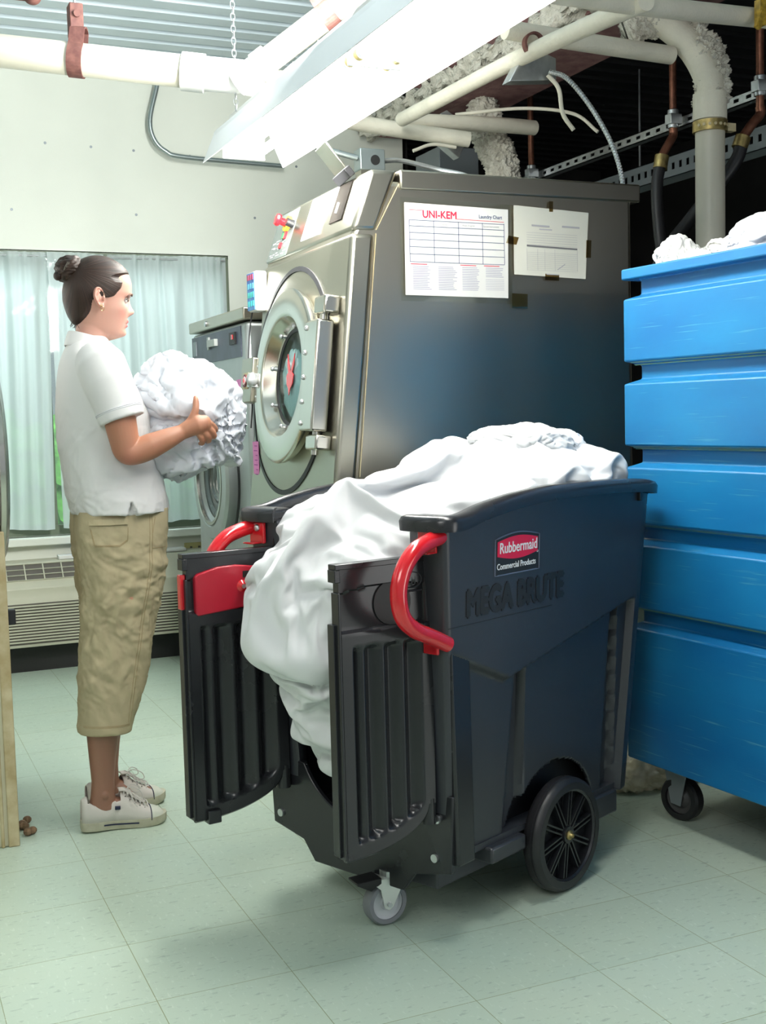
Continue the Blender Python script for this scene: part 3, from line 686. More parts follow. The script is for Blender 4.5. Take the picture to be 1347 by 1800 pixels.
MB().cyl((-0.02, 0.12, 1.66), (-0.008, 0.12, 1.66), 0.012, 12).build('lid_screw', M['zinc'], dy)
dd = (0.0, 0.03, 0.98)
MB().lathe([(0.30, -0.004), (0.30, 0.004), (0.285, 0.006), (0.285, -0.004)], dd, (-1, 0, 0), 64, loop=True).build('gasket_ring', M['black_rubber'], dy, smooth=True)
dd2 = MB().lathe([(0.19, 0.0), (0.27, 0.0), (0.275, 0.04), (0.262, 0.052), (0.215, 0.056), (0.205, 0.05), (0.17, 0.02)], dd, (-1, 0, 0), 72, loop=True).build('door', M['grey_enamel'], dy, smooth=True)
MB().lathe([(0.205, 0.052), (0.205, 0.058), (0.192, 0.058), (0.192, 0.045)], dd, (-1, 0, 0), 72, loop=True).build('chrome_rim', M['steel_bright'], dd2, smooth=True)
MB().lathe([(0.0005, 0.012), (0.05, 0.014), (0.08, 0.006), (0.10, 0.016), (0.13, 0.008), (0.155, 0.02), (0.19, 0.03), (0.19, 0.02), (0.0005, 0.002)], dd, (-1, 0, 0), 64).build('door_glass', pm('dark_glass', (0.12, 0.13, 0.13), 0.08, 0.6), dd2, smooth=True)
note(1.4475, 4.72, 4.80, 1.19, 1.40, 'pink paper strip on the smaller grey machine, above its round door')
# ------------------------------------------------------------ hanging fluorescent fixture
fxr = empty('light_fixture', (1.3525, 3.08, 2.165), 0, 'long hanging fluorescent light fixture with white reflector wings and four glowing tubes', 'ceiling light')
FL = 1.22
refl = pm('white_enamel', (0.82, 0.84, 0.86), 0.35)
def wing(sgn, name):
    pr = [(sgn*0.105, 0.115), (sgn*0.112, 0.095), (sgn*0.153, 0.0)]
    V = [[(x, y, z) for x, z in pr] for y in (-FL, FL)]
    return MB().grid(V).build(name, refl, fxr, solid=0.0025)
wing(-1, 'reflector_wing'); wing(1, 'reflector_wing')
V = [[(x, y, z) for x, z in [(-0.105, 0.115), (-0.05, 0.118), (-0.035, 0.07), (0.035, 0.07), (0.05, 0.118), (0.105, 0.115)]] for y in (-FL, FL)]
MB().grid(V).build('reflector_top', refl, fxr, solid=0.0025)
MB().box((-0.05, -FL, 0.12), (0.05, FL, 0.175)).build('ballast_channel', M['white'], fxr, bevel=0.004)
tubem = emis('lit_tube', (1.0, 0.98, 0.92), 88.0)
for x in (-0.055, 0.055):
    for y0, y1 in ((-FL+0.025, -0.045), (0.045, FL-0.025)):
        t = MB().cyl((x, y0, 0.045), (x, y1, 0.045), 0.016, 16).build('tube', tubem, fxr, smooth=True)
        for yy in (y0, y1):
            s = -1 if yy == y0 else 1
            MB().cyl((x, yy, 0.045), (x, yy+s*0.022, 0.045), 0.017, 16).build('tube_cap', pm('tube_cap', (0.75, 0.60, 0.25), 0.4), t, smooth=True)
            MB().cyl((x, yy-s*0.012, 0.045), (x, yy-s*0.006, 0.045), 0.0172, 16).build('green_band', pm('green_band', (0.05, 0.45, 0.12), 0.4), t, smooth=True)
for yy in (-FL+0.006, 0.0, FL-0.006):
    MB().box((-0.08, yy-0.006, 0.02), (0.08, yy+0.006, 0.115)).build('socket_bar', M['white'], fxr, bevel=0.003)

def chain(x, y, z0, z1, label, cat='chain', r=0.008, wire=0.0018):
    b = MB(); z = z0; k = 0
    while z < z1:
        pts = [((r*math.cos(a) if k % 2 else 0)+x, y+(0 if k % 2 else r*math.cos(a)), z+0.014*math.sin(a)) for a in np.linspace(0, 2*PI, 10, endpoint=False)]
        b.tube(pts, wire, 5, loop=True); z += 0.021; k += 1
    return tag(b.build('hanging_chain', M['zinc'], smooth=True), label, cat, 'chains of the light fixture')
chain(1.30, 4.20, 2.345, 3.10, 'steel chain holding the far end of the hanging light fixture')
chain(1.36, 2.55, 2.345, 3.10, 'steel chain holding the near end of the hanging light fixture')

# ------------------------------------------------------------ pipes
def pipe(name, pts, r, mat, label, cat='pipe', group=None, n=28, smoothp=0, parent=None):
    P = smooth_path(pts, smoothp) if smoothp else pts
    return tag(MB().tube(P, r, n).build(name, mat, parent, smooth=True), label, cat, group) if not parent else MB().tube(P, r, n).build(name, mat, parent, smooth=True)
A = np.array([-0.1, 4.735, 2.635]); B = np.array([1.172, 4.249, 2.468]); 
dv = (B-A)/np.linalg.norm(B-A)
A2 = B - dv*2.4
dp = empty('drain_pipe', (0, 0, 0), 0, 'thick cream drain pipe with wye fitting crossing under the ceiling at the left', 'pipe')
MB().tube([A2, B+dv*0.02], 0.057, 32).build('main_run', M['pvc'], dp, smooth=True)
Cc = np.array([1.385, 4.165, 2.443])
w = MB().tube([B-dv*0.05, B+dv*0.03, B+dv*0.032, Cc-dv*0.05, Cc-dv*0.048, Cc+dv*0.02], [0.067, 0.067, 0.060, 0.058, 0.064, 0.064], 32)
br0 = B + dv*0.09; br1 = np.array([1.371, 4.108, 2.473]); br2 = np.array([1.72, 3.83, 2.735]); bd = (br2-br1)/np.linalg.norm(br2-br1)
w2 = MB().tube([br1-bd*0.11, br1-bd*0.02, br1-bd*0.018, br1+bd*0.035], [0.046, 0.05, 0.055, 0.055], 32)
w.add(w2.v, w2.f); w.build('wye_fitting', M['pvc_white'], dp, smooth=True, angle=30)
MB().tube([br1, br1+bd*0.9], 0.045, 28).build('branch_run', M['pvc'], dp, smooth=True)
MB().tube([Cc, Cc+dv*0.33], 0.037, 28).build('thin_run', M['pvc'], dp, smooth=True)
# pink print on the pipes: short illegible dashes
m = MB(); rr = random.Random(5)
uu, ww, _ = frame_of(dv)
for s in [-1.45, -1.40, -1.36, -1.32, -1.1, -1.06, -0.98, -0.15]:
    c = B + dv*s; 
    for a in (0,):
        q = c + np.array([0, -0.03, -0.0492]); m.tube([q, q+dv*0.03], 0.0018, 5)
for s in [0.12, 0.16, 0.19, 0.24, 0.30, 0.33, 0.36]:
    q = br1 + bd*s + np.array([-0.004, -0.0455, 0.0]); m.tube([q, q+bd*0.018], 0.0025, 5)
m.build('print_marks', pm('pipe_print', (0.6, 0.15, 0.4), 0.7), dp)
def hanger(c, d, r, label, ztop=3.1):
    c = np.array(c); d = np.array(d)/np.linalg.norm(d); u = np.cross(d, [0, 0, 1.0]); u /= np.linalg.norm(u); v = np.cross(u, d)
    e = empty('pipe_hanger', tuple(c), 0, label, 'pipe hanger', 'iron pipe hangers')
    R = []
    for k in range(33):
        a = -PI/2 + 2*PI*k/32; rad = r+0.003
        R.append((math.cos(a)*rad, math.sin(a)*rad + (0.05 if math.sin(a) > 0.8 else 0)))
    m = MB(); V = [[u*x*1.0 + v*z - d*0.026 for x, z in R], [u*x + v*z + d*0.026 for x, z in R]]
    m.grid(V).build('strap', M['iron'], e, solid=0.006)
    MB().box((-0.024, -0.03, r+0.02), (0.024, 0.03, r+0.13)).build('clevis', M['iron'], e, bevel=0.004)
    MB().cyl((0, -0.04, r+0.09), (0, 0.04, r+0.09), 0.012, 12).build('bolt', M['iron'], e)
    MB().cyl((0, 0, r+0.12), (0, 0, ztop-c[2]), 0.005, 10).build('rod', M['zinc'], e, smooth=True)
hc = B + dv*(-0.42); hanger(hc, dv, 0.057, 'rusty iron strap hanger on the thick drain pipe at the left')
hanger(br1+bd*0.29, bd, 0.045, 'rusty iron ring hanger on the branch pipe rising to the right')
e2 = empty('pipe_clamp', (0.60, 4.46, 2.73), 0, 'rusty iron pipe clamp at the top left corner', 'pipe clamp')
MB().tube([(-0.12, 0, 0.012), (0.05, 0, 0.012)], 0.02, 14).build('clamp_body', M['iron'], e2, smooth=True)
MB().ball((0.045, -0.02, 0.0), (0.03, 0.03, 0.025)).build('clamp_lug', M['iron'], e2, smooth=True)
MB().cyl((0.0, 0, 0.0), (0.0, 0, 0.37), 0.005, 10).build('rod', M['zinc'], e2, smooth=True)

# conduit on the back wall
pipe('conduit', [(1.53, 6.27, 3.095), (1.52, 6.27, 2.98), (1.475, 6.27, 2.80), (1.49, 6.27, 2.70), (1.55, 6.27, 2.64), (1.66, 6.27, 2.615), (2.2, 6.27, 2.60)], 0.0125, M['conduit'], 'grey conduit curving down the back wall behind the drain pipe', 'conduit', smoothp=6, n=14)
for (x, y, z0, lab) in [(1.66, 4.3, 2.42, 'thin steel rod hanging left of the middle of the frame top'), (1.80, 4.2, 2.38, 'thin steel rod hanging behind the light fixture')]:
    tag(MB().cyl((x, y, z0), (x, y, 3.1), 0.004, 8).build('hanging_rod', M['zinc'], smooth=True), lab, 'rod')

# wrapped white pipes over the machine
pipe('insulated_pipe', [(2.30, 3.14, 2.49), (2.30, 3.9, 2.53), (2.30, 4.95, 2.55)], 0.031, M['wrap'], 'white wrapped pipe running away from the camera over the steel machine', 'pipe', 'white insulated pipes', smoothp=4)
pipe('insulated_pipe', [(1.85, 3.06, 2.445), (2.38, 3.22, 2.505), (3.2, 3.42, 2.60)], 0.032, M['wrap'], 'topmost white wrapped pipe running to the right edge with a torn brown tape', 'pipe', 'white insulated pipes', smoothp=4)
pipe('insulated_pipe', [(2.20, 3.84, 2.60), (2.60, 3.85, 2.59), (2.95, 3.87, 2.589)], 0.034, M['wrap'], 'short white wrapped pipe crossing under the pinkish beam', 'pipe', 'white insulated pipes', smoothp=4)
pipe('insulated_pipe', [(2.40, 5.12, 2.59), (2.9, 5.17, 2.62), (3.14, 5.21, 2.631)], 0.036, M['wrap'], 'white wrapped pipe end pointing right above the steel machine, upper of the far pair', 'pipe', 'white insulated pipes', smoothp=4)
pipe('insulated_pipe', [(1.9, 5.16, 2.60), (2.306, 5.131, 2.555), (2.70, 5.07, 2.515)], 0.036, M['wrap'], 'lower of the two far white wrapped pipes above the steel machine corner', 'pipe', 'white insulated pipes', smoothp=4)
# torn tape
m = MB().box((2.86, 3.27, 2.515), (2.885, 3.30, 2.60)); m.box((2.85, 3.265, 2.50), (2.87, 3.28, 2.56), Matrix.Rotation(0.4, 3, 'Y'))
tag(m.build('torn_tape', pm('yellow_tape', (0.42, 0.27, 0.03), 0.5, var=0.4, vs=60)), 'torn yellow brown tape hanging off the topmost white pipe', 'tape')

def fluffy(path, r, label, amp=0.016, name='pipe_insulation', n=120, m=160, seed=1):
    P = [np.array(p) for p in smooth_path(path, 12)]
    ss = np.linspace(0, len(P)-1, m); idx = ss.astype(int).clip(0, len(P)-2); fr = ss-idx
    C0 = np.array([P[i]*(1-f)+P[i+1]*f for i, f in zip(idx, fr)])
    rr = np.interp(np.linspace(0, 1, m), np.linspace(0, 1, len(r)), r) if hasattr(r, '__len__') else np.full(m, r)
    b = MB(); b.tube(C0, list(rr), n); V = np.array(b.v)
    cen = np.repeat(C0, n, 0); d = V - cen; d /= np.linalg.norm(d, axis=1)[:, None]
    h = perlin(V*28, seed) + 0.7*perlin(V*70, seed+1) + 0.5*perlin(V*150, seed+2)
    V = V + d*(amp*h)[:, None]; b.v = [tuple(p) for p in V]
    return tag(b.build(name, M['fluff'], smooth=True, angle=180), label, 'insulation', 'crumbling fireproofing lumps')
vp = empty('standpipe', (3.06, 3.78, 0), 0, 'thick cream vertical drain pipe behind the blue bin with brass clamp', 'pipe')
MB().tube([(0, 0, 0.0), (0, 0, 2.40)], 0.056, 32).build('vertical_run', M['pvc'], vp, smooth=True)
MB().tube([(0, 0, 2.33), (0, 0, 2.43)], 0.064, 32).build('collar', M['wrap'], vp, smooth=True)
MB().tube([(0, 0, 2.285), (0, 0, 2.325)], 0.066, 32).build('brass_clamp', M['brass'], vp, smooth=True)
m = MB()
for k in range(9):
    a = -2.9 + k*0.32; m.cyl((0.064*math.cos(a), 0.064*math.sin(a), 2.305), (0.069*math.cos(a), 0.069*math.sin(a), 2.305), 0.006, 8)
m.box((0.055, -0.03, 2.29), (0.10, 0.0, 2.32)); m.build('clamp_lug', M['tan'], vp)
MB().tube(smooth_path([(0, 0, 2.42), (-0.002, 0.01, 2.5), (-0.04, 0.06, 2.62), (-0.12, 0.12, 2.72), (-0.25, 0.15, 2.80)], 8), 0.055, 28).build('elbow', M['wrap'], vp, smooth=True)
fluffy([(3.075, 3.79, 2.40), (3.085, 3.80, 2.52), (3.06, 3.83, 2.62), (3.03, 3.87, 2.70)], [0.060, 0.062, 0.064, 0.05], 'crumbling grey insulation around the bend of the thick vertical pipe', amp=0.022)
fluffy([(2.80, 3.95, 2.68), (2.90, 3.93, 2.73), (3.04, 3.87, 2.74)], [0.05, 0.06, 0.05], 'crumbling insulation lump above the bend of the thick vertical pipe', seed=5)
fluffy([(3.05, 5.34, 1.9), (3.04, 5.35, 2.43), (2.99, 5.39, 2.60), (2.96, 5.42, 2.80)], [0.072, 0.080, 0.085, 0.07], 'shaggy insulated vertical pipe behind the steel machine top', amp=0.024, seed=9)

# pinkish beam with sprayed fireproofing
bm_ = empty('ceiling_beam', (3.0, 4.3, 2.80), 0, 'pinkish brown ceiling beam with sprayed fireproofing above the steel machine', 'beam')
MB().box((-0.26, -0.75, 0.0), (0.16, 2.0, 0.02)).box((-0.03, -0.75, 0.02), (-0.01, 2.0, 0.30)).build('beam_flange', M['pinkbeam'], bm_)
n1, n2 = 200, 60
yy = np.linspace(-0.75, 2.0, n1); V = np.zeros((n1, n2, 3))
for i, y in enumerate(yy):
    t = np.linspace(0, 1, n2); x = -0.20 - 0.02 + 0.0*t; 
    px_ = np.interp(t, [0, .12, .5, 1], [-0.20, -0.33, -0.34, -0.02]); pz_ = np.interp(t, [0, .12, .5, 1], [-0.006, 0.0, 0.06, 0.12])
    V[i, :, 0] = px_; V[i, :, 1] = y; V[i, :, 2] = pz_
nn_ = perlin(V*18, 2)*0.045 + perlin(V*55, 3)*0.022
V[..., 0] -= np.abs(nn_); V[..., 2] += nn_
MB().grid(V).build('sprayed_fireproofing', M['fluff'], bm_, smooth=True, angle=180)

# slotted strut channel, grey rail, copper lines
def strut(name, x, y0, y1, z, w, h, mat, label, pitch=0.075, slot=True, thick=0.004, vert=True):
    e = empty(name, (x, (y0+y1)/2, z), 0, label, 'rail'); L = (y1-y0)/2
    m = MB(); m.box((-w/2, -L, h/2-thick), (w/2, L, h/2)); m.box((-w/2, -L, -h/2), (w/2, L, -h/2+thick)); 
    # perforated face towards the camera side (-x): strips between slots
    y = -L
    while y < L:
        y2 = min(y+pitch*0.58, L); m.box((-w/2, y, -h*0.16), (-w/2+thick, y2, h*0.16)); y += pitch
    m.box((-w/2, -L, h*0.16), (-w/2+thick, L, h/2)); m.box((-w/2, -L, -h/2), (-w/2+thick, L, -h*0.16))
    m.build('channel', mat, e)
    MB().box((w/2-thick, -L, -h/2), (w/2, L, h/2)).build('channel_back', M['black'], e); return e
strut('strut_rail', 3.40, 2.6, 5.75, 2.485, 0.041, 0.045, M['zinc'], 'slotted galvanised rail carrying the copper pipes')
strut('cable_tray', 4.05, 2.6, 6.0, 2.50, 0.12, 0.11, pm('tray_grey', (0.42, 0.47, 0.50), 0.5, 0.3), 'wide pale grey perforated rail behind the slotted rail', pitch=0.06)
for x, y, lab in ((4.05, 3.3, 'right'), (4.05, 5.6, 'far')):
    tag(MB().cyl((x, y, 2.55), (x, y, 3.1), 0.006, 8).build('hanging_rod', M['zinc']), 'steel rod holding the wide grey rail at its %s end' % lab, 'rod')
def copper(x, y, z0, z1, hose, label, hr=0.026):
    e = empty('copper_pipe', (x, y, 0), 0, label, 'pipe')
    MB().cyl((0, 0, z0), (0, 0, z1), 0.016, 16).build('riser', M['copper'], e, smooth=True)
    m = MB().box((-0.03, -0.025, 2.465), (0.03, 0.02, 2.51)); m.cyl((0, 0, 2.45), (0, 0, 2.53), 0.024, 14); m.build('clamp', M['zinc'], e, bevel=0.003)
    if hose:
        P = [(p[0]-x, p[1]-y, p[2]) for p in hose]
        MB().tube(smooth_path([(0, 0, z0+0.03), (0, 0, z0)] + P[:2], 5), 0.019, 16).build('elbow', M['copper'], e, smooth=True)
        MB().tube([P[1], tuple(np.array(P[1])*0.6+np.array(P[2])*0.4)], 0.031, 16).build('hose_clamp', M['brass'], e, smooth=True)
        MB().tube(smooth_path(P[1:], 6), hr, 16).build('hose', M['black_rubber'], e, smooth=True)
copper(3.33, 4.36, 2.42, 2.86, [(3.30, 4.355, 2.38), (3.27, 4.36, 2.33), (3.243, 4.362, 2.192), (3.242, 4.343, 1.982), (3.25, 4.3, 1.7), (3.2, 4.3, 1.0)], 'copper pipe with black hose directly right of the steel machine')
copper(3.33, 3.81, 2.38, 2.80, [(3.29, 3.81, 2.34), (3.25, 3.815, 2.29), (3.212, 3.827, 2.181), (3.067, 3.92, 1.973), (2.93, 3.93, 1.80), (2.85, 3.95, 1.5)], 'copper pipe with black hose at the right edge curving down behind the thick pipe')
copper(3.33, 5.56, 2.44, 3.10, None, 'thin copper stub on the far end of the slotted rail')

# electrical boxes and flexible cables
jb = empty('junction_box', (1.945, 4.50, 2.255), 0, 'grey junction box with round knockout on top of the steel machine', 'junction box')
MB().box((-0.055, -0.03, -0.04), (0.055, 0.04, 0.045)).build('box', M['conduit'], jb, bevel=0.005)
MB().cyl((0.01, -0.033, 0.0), (0.01, -0.028, 0.0), 0.02, 20).build('knockout', M['black'], jb)
MB().cyl((-0.055, 0, 0.01), (-0.22, 0.03, 0.05), 0.012, 14).build('conduit_stub', M['conduit'], jb, smooth=True)
MB().box((-0.05, -0.025, -0.235), (0.05, 0.035, -0.04)).build('stand', M['steel'], jb)
tag(MB().tube(smooth_path([(2.0, 4.5, 2.26), (2.1, 4.52, 2.27), (2.25, 4.5, 2.24), (2.35, 4.42, 2.20), (2.42, 4.38, 2.12), (2.43, 4.36, 2.03)], 6), 0.010, 10).build('armoured_cable', M['zinc'], smooth=True), 'grey armoured cable running right from the junction box', 'cable')
jb2 = empty('junction_box', (2.35, 3.93, 2.49), 0, 'galvanised junction box between the white pipes with white armoured cable', 'junction box')
MB().prism([(-0.10, -0.05), (0.10, -0.03), (0.10, 0.05), (0.0, 0.08), (-0.04, 0.05)], (0, 0, 0), (1, 0, 0), (0, 0, 1), -0.03, 0.03).build('box', M['zinc'], jb2, bevel=0.003)
MB().lathe([(0.034, -0.012), (0.042, -0.012), (0.042, 0.012), (0.034, 0.012)], (-0.05, -0.12, 0.06), (0, 1, 0.03), 32, loop=True).build('pipe_ring', M['iron'], jb2, smooth=True)
jb3 = empty('junction_box', (2.62, 5.20, 2.54), 0, 'galvanised angular bracket box where the far white pipes meet', 'junction box')
MB().prism([(-0.10, 0.06), (0.02, 0.13), (0.15, 0.05), (0.08, -0.09), (-0.02, -0.02)], (0, 0, 0), (1, 0, 0), (0, 0, 1), -0.03, 0.03).build('box', M['zinc'], jb3, bevel=0.003)
db = MB().box((2.96, 5.9, 2.38), (3.2, 6.2, 2.68)).box((3.05, 6.0, 2.68), (3.1, 6.05, 3.11)); tag(db.build('duct_box', M['greymet'], bevel=0.004), 'dark grey box in the far corner above the steel machine', 'box')
def flex(pts, r, label, mat=None, coil=True):
    P = [np.array(p) for p in smooth_path(pts, 26)]
    b = MB(); rr = [r*(1+(0.14 if (i % 2) else -0.06)) for i in range(len(P))] if coil else [r]*len(P)
    b.tube(P, rr, 10); return tag(b.build('armoured_cable', mat or M['zinc'], smooth=False), label, 'cable')
flex([(2.40, 3.87, 2.48), (2.46, 3.84, 2.45), (2.54, 3.806, 2.343), (2.60, 3.765, 2.205), (2.628, 3.742, 2.07), (2.628, 3.75, 1.95)], 0.0085, 'pale spiral armoured cable dropping to the right rear corner of the steel machine', M['zinc'])
flex([(2.40, 3.88, 2.47), (2.44, 3.87, 2.42), (2.45, 3.86, 2.33), (2.49, 3.85, 2.27)], 0.008, 'short pale cable end hanging beside the spiral cable', M['wrap'], False)
flex([(2.70, 5.2, 2.66), (2.95, 5.0, 2.66), (3.1, 4.8, 2.60), (3.17, 4.7, 2.50)], 0.008, 'thin pale cable arching below the pinkish beam', M['wrap'], False)
flex([(2.40, 5.05, 2.44), (2.50, 5.05, 2.475), (2.62, 5.05, 2.47)], 0.008, 'pale cable loop at the far corner above the steel machine', M['wrap'], False)
flex([(1.78, 3.45, 2.46), (1.80, 3.45, 2.55), (1.83, 3.45, 2.66), (1.84, 3.45, 2.9)], 0.010, 'armoured cable rising behind the top of the light fixture', M['zinc'])

# ------------------------------------------------------------ cloth: sheets relaxed by the cloth solver, then frozen
def add_obj(mb_or_me, name):
    me = mb_or_me.mesh(name) if isinstance(mb_or_me, MB) else mb_or_me
    import bmesh
    bm = bmesh.new(); bm.from_mesh(me); bmesh.ops.recalc_face_normals(bm, faces=bm.faces); bm.to_mesh(me); bm.free()
    o = bpy.data.objects.new(name, me); C.objects.link(o); return o
def collider(o, t, fr):
    o.modifiers.new('c', 'COLLISION'); o.collision.thickness_outer = t; o.collision.cloth_friction = fr; return o
def relax(o, helpers, goal, pins, grow, bend, grav, frames, dmin, sdmin):
    n = len(o.data.vertices)
    vg = o.vertex_groups.new(name='pin'); vg.add(list(range(n)), goal, 'REPLACE')
    if pins: vg.add(pins, 1.0, 'REPLACE')
    m = o.modifiers.new('cloth', 'CLOTH'); s = m.settings
    s.quality = 5; s.mass = 0.15; s.tension_stiffness = 25; s.compression_stiffness = 25; s.shear_stiffness = 8; s.bending_stiffness = bend
    s.tension_damping = 10 if pins else s.tension_damping; s.compression_damping = 10 if pins else s.compression_damping
    s.air_damping = 3; s.vertex_group_mass = 'pin'; s.pin_stiffness = 1; s.shrink_min = -grow
    c = m.collision_settings; c.collision_quality = 2; c.distance_min = dmin; c.use_self_collision = True; c.self_distance_min = sdmin; c.self_friction = 8
    g0 = tuple(SC.gravity); SC.gravity = (0, 0, grav); SC.frame_start = 1; SC.frame_end = 60
    for f in range(1, frames): SC.frame_set(f)
    ev = o.evaluated_get(bpy.context.evaluated_depsgraph_get()); V = np.empty(n*3); ev.data.vertices.foreach_get('co', V)
    for q in helpers + [o]: bpy.data.objects.remove(q)
    SC.gravity = g0; SC.frame_set(1)
    return V.reshape(-1, 3)
SPINE = np.array([(0.48, 0.32, 0.98, 0.14, 0.03), (0.44, 0.32, 1.00, 0.22, 0.08), (0.32, 0.32, 1.02, 0.26, 0.13), (0.15, 0.32, 1.005, 0.27, 0.125), (0.0, 0.32, 0.970, 0.275, 0.12), (-0.15, 0.325, 0.935, 0.275, 0.115),
  (-0.30, 0.33, 0.905, 0.25, 0.12), (-0.41, 0.33, 0.87, 0.21, 0.11), (-0.485, 0.33, 0.83, 0.19, 0.10), (-0.515, 0.335, 0.77, 0.165, 0.085), (-0.49, 0.335, 0.70, 0.155, 0.08), (-0.465, 0.335, 0.61, 0.145, 0.065), (-0.435, 0.33, 0.50, 0.125, 0.05), (-0.40, 0.32, 0.37, 0.095, 0.03)])
def loft(n, m, t0, t1, off, ex=0.85):
    tt = np.linspace(0, len(SPINE)-1, n); cols = [cubic(np.arange(len(SPINE)), SPINE[:, k], tt) for k in range(5)]
    ctr = np.stack(cols[:3], -1); d = np.gradient(ctr, axis=0); d[:, 1] = 0; d /= np.linalg.norm(d, axis=1)[:, None]
    th = np.linspace(t0, t1, m); V = np.zeros((n, m, 3))
    for i in range(n):
        up = np.array([d[i][2], 0, -d[i][0]]); c = np.sign(np.cos(th))*np.abs(np.cos(th))**ex; s = np.sign(np.sin(th))*np.abs(np.sin(th))**ex
        V[i] = ctr[i]+(cols[3][i]+off)*c[:, None]*np.array([0, 1, 0])+(cols[4][i]+off)*s[:, None]*up
    return V
def heap_cloth(NU=110, NV=76):
    core = loft(70, 60, 0, 2*PI*59/60, -0.012); core = core + 0.035*(perlin(core*5.5, 7))[..., None]*np.array([0.3, 0.3, 1])
    b = MB(); b.rings([list(r) for r in core]); H = [collider(add_obj(b, 'core'), 0.006, 12)]
    for a, c in (((-0.42, -0.05, 0.2), (0.6, 0.004, 1.035)), ((-0.42, 0.656, 0.2), (0.6, 0.71, 1.035)), ((0.49, 0, 0.2), (0.56, 0.66, 1.03)), ((-0.75, 0.02, 0.2), (-0.405, 0.075, 0.9)), ((-0.75, 0.59, 0.2), (-0.405, 0.64, 0.9))):
        H.append(collider(add_obj(MB().box(a, c), 'side'), 0.004, 8))
    o = add_obj(MB().grid(loft(NU, NV, -0.25, PI+0.25, 0.022)), 'cloth')
    pins = [i*NV+j for i in range(NU) for j in range(NV) if j in (0, NV-1) or i in (0, NU-1)]
    return relax(o, H, 0.02, pins, 0.30, 0.5, -9.8, 34, 0.004, 0.005).reshape(NU, NV, 3)
def ball_cloth():
    import bmesh
    BO = [(-0.175, 0.075), (-0.165, 0.135), (-0.115, 0.180), (-0.06, 0.20), (0.022, 0.21), (0.08, 0.18), (0.121, 0.14), (0.155, 0.09), (0.172, 0.03), (0.175, -0.025), (0.14, -0.05), (0.113, -0.07), (0.103, -0.12), (0.07, -0.17), (0.01, -0.20), (-0.065, -0.195), (-0.097, -0.155), (-0.115, -0.09), (-0.14, -0.03), (-0.165, 0.02)]
    pa = np.array([math.atan2(z, x) for x, z in BO]); pr = np.array([math.hypot(x, z) for x, z in BO]); o_ = np.argsort(pa); pa = pa[o_]; pr = pr[o_]
    pa = np.r_[pa-2*PI, pa, pa+2*PI]; pr = np.r_[pr, pr, pr]
    def ico(n, k, nm, wob):
        bm = bmesh.new(); bmesh.ops.create_icosphere(bm, subdivisions=n, radius=1.0); me = bpy.data.meshes.new(nm); bm.to_mesh(me); bm.free()
        S = np.empty(len(me.vertices)*3); me.vertices.foreach_get('co', S); S = S.reshape(-1, 3)
        R2 = cubic(pa, pr, np.arctan2(S[:, 2], S[:, 0])); rho = np.sqrt(S[:, 0]**2+S[:, 2]**2)+1e-9; sh = rho**0.8
        V = k*np.stack([R2*sh*S[:, 0]/rho, np.sign(S[:, 1])*np.abs(S[:, 1])**0.9*0.175, R2*sh*S[:, 2]/rho], -1)
        if wob: V = V + 0.09*(perlin(V*6+5, 3))[:, None]*V/0.18
        me.vertices.foreach_set('co', V.reshape(-1)); return me
    H = [collider(add_obj(ico(5, 0.87, 'core', True), 'core'), 0.004, 15)]
    return relax(add_obj(ico(6, 0.97, 'cloth', False), 'cloth'), H, 0.10, None, 0.45, 0.12, -0.8, 24, 0.003, 0.004)
HEAP = heap_cloth()
BALL = ball_cloth()
# ------------------------------------------------------------ black cart
CO = (1.569, 2.536, 0.0); CA = math.radians(24)
cart = empty('laundry_cart', CO, CA, 'tall black plastic laundry cart with open front doors and red handles', 'laundry cart')
# u along the length (front door end is -u), v across (near side v=0), z up
def rimz(u): return float(cubic([-0.46, -0.40, -0.30, -0.16, 0.0, 0.2, 0.40, 0.52, 0.6], [1.000, 1.000, 1.018, 1.036, 1.045, 1.044, 1.036, 1.022, 1.018], u)[0])
Wd = 0.66
def footprint(z):
    """outline of the tub at height z from the near front corner, round the back, to the far front corner"""
    t = (z-0.18)/0.85; ins = 0.035*(1-t)
    uf = -0.392 - 0.038*t; ur = 0.455 + 0.085*t; v0 = ins-0.0; v1 = Wd-ins
    P = []
    P += [(uf+0.030, v0+0.105), (uf+0.004, v0+0.105), (uf, v0+0.098), (uf, v0+0.05), (uf, v0+0.012), (uf+0.004, v0+0.004), (uf+0.012, v0)]
    P += [(u, v0) for u in np.linspace(uf+0.02, ur-0.115, 150)]
    r = 0.11
    P += [(ur-r+r*math.sin(a), v0+r-r*math.cos(a)) for a in np.linspace(0.05, PI/2, 14)]
    P += [(ur+0.012*math.sin(PI*s), v0+r+(v1-v0-2*r)*s) for s in np.linspace(0.05, 0.95, 12)]
    P += [(ur-r+r*math.cos(a), v1-r+r*math.sin(a)) for a in np.linspace(0, PI/2-0.05, 14)]
    P += [(u, v1) for u in np.linspace(ur-0.115, uf+0.02, 30)]
    P += [(uf+0.012, v1), (uf+0.004, v1-0.004), (uf, v1-0.012), (uf, v1-0.05), (uf, v1-0.098), (uf+0.004, v1-0.105), (uf+0.030, v1-0.105)]
    return P
def sm(x): x = min(1, max(0, x)); return x*x*(3-2*x)
def vline(u):     # lower edge of the raised shield, as a height
    if u < -0.175: return 0.700 + (0.600-0.700)*(u+0.41)/(0.235)
    return 0.600 + (0.715-0.600)*(u+0.175)/(0.53)
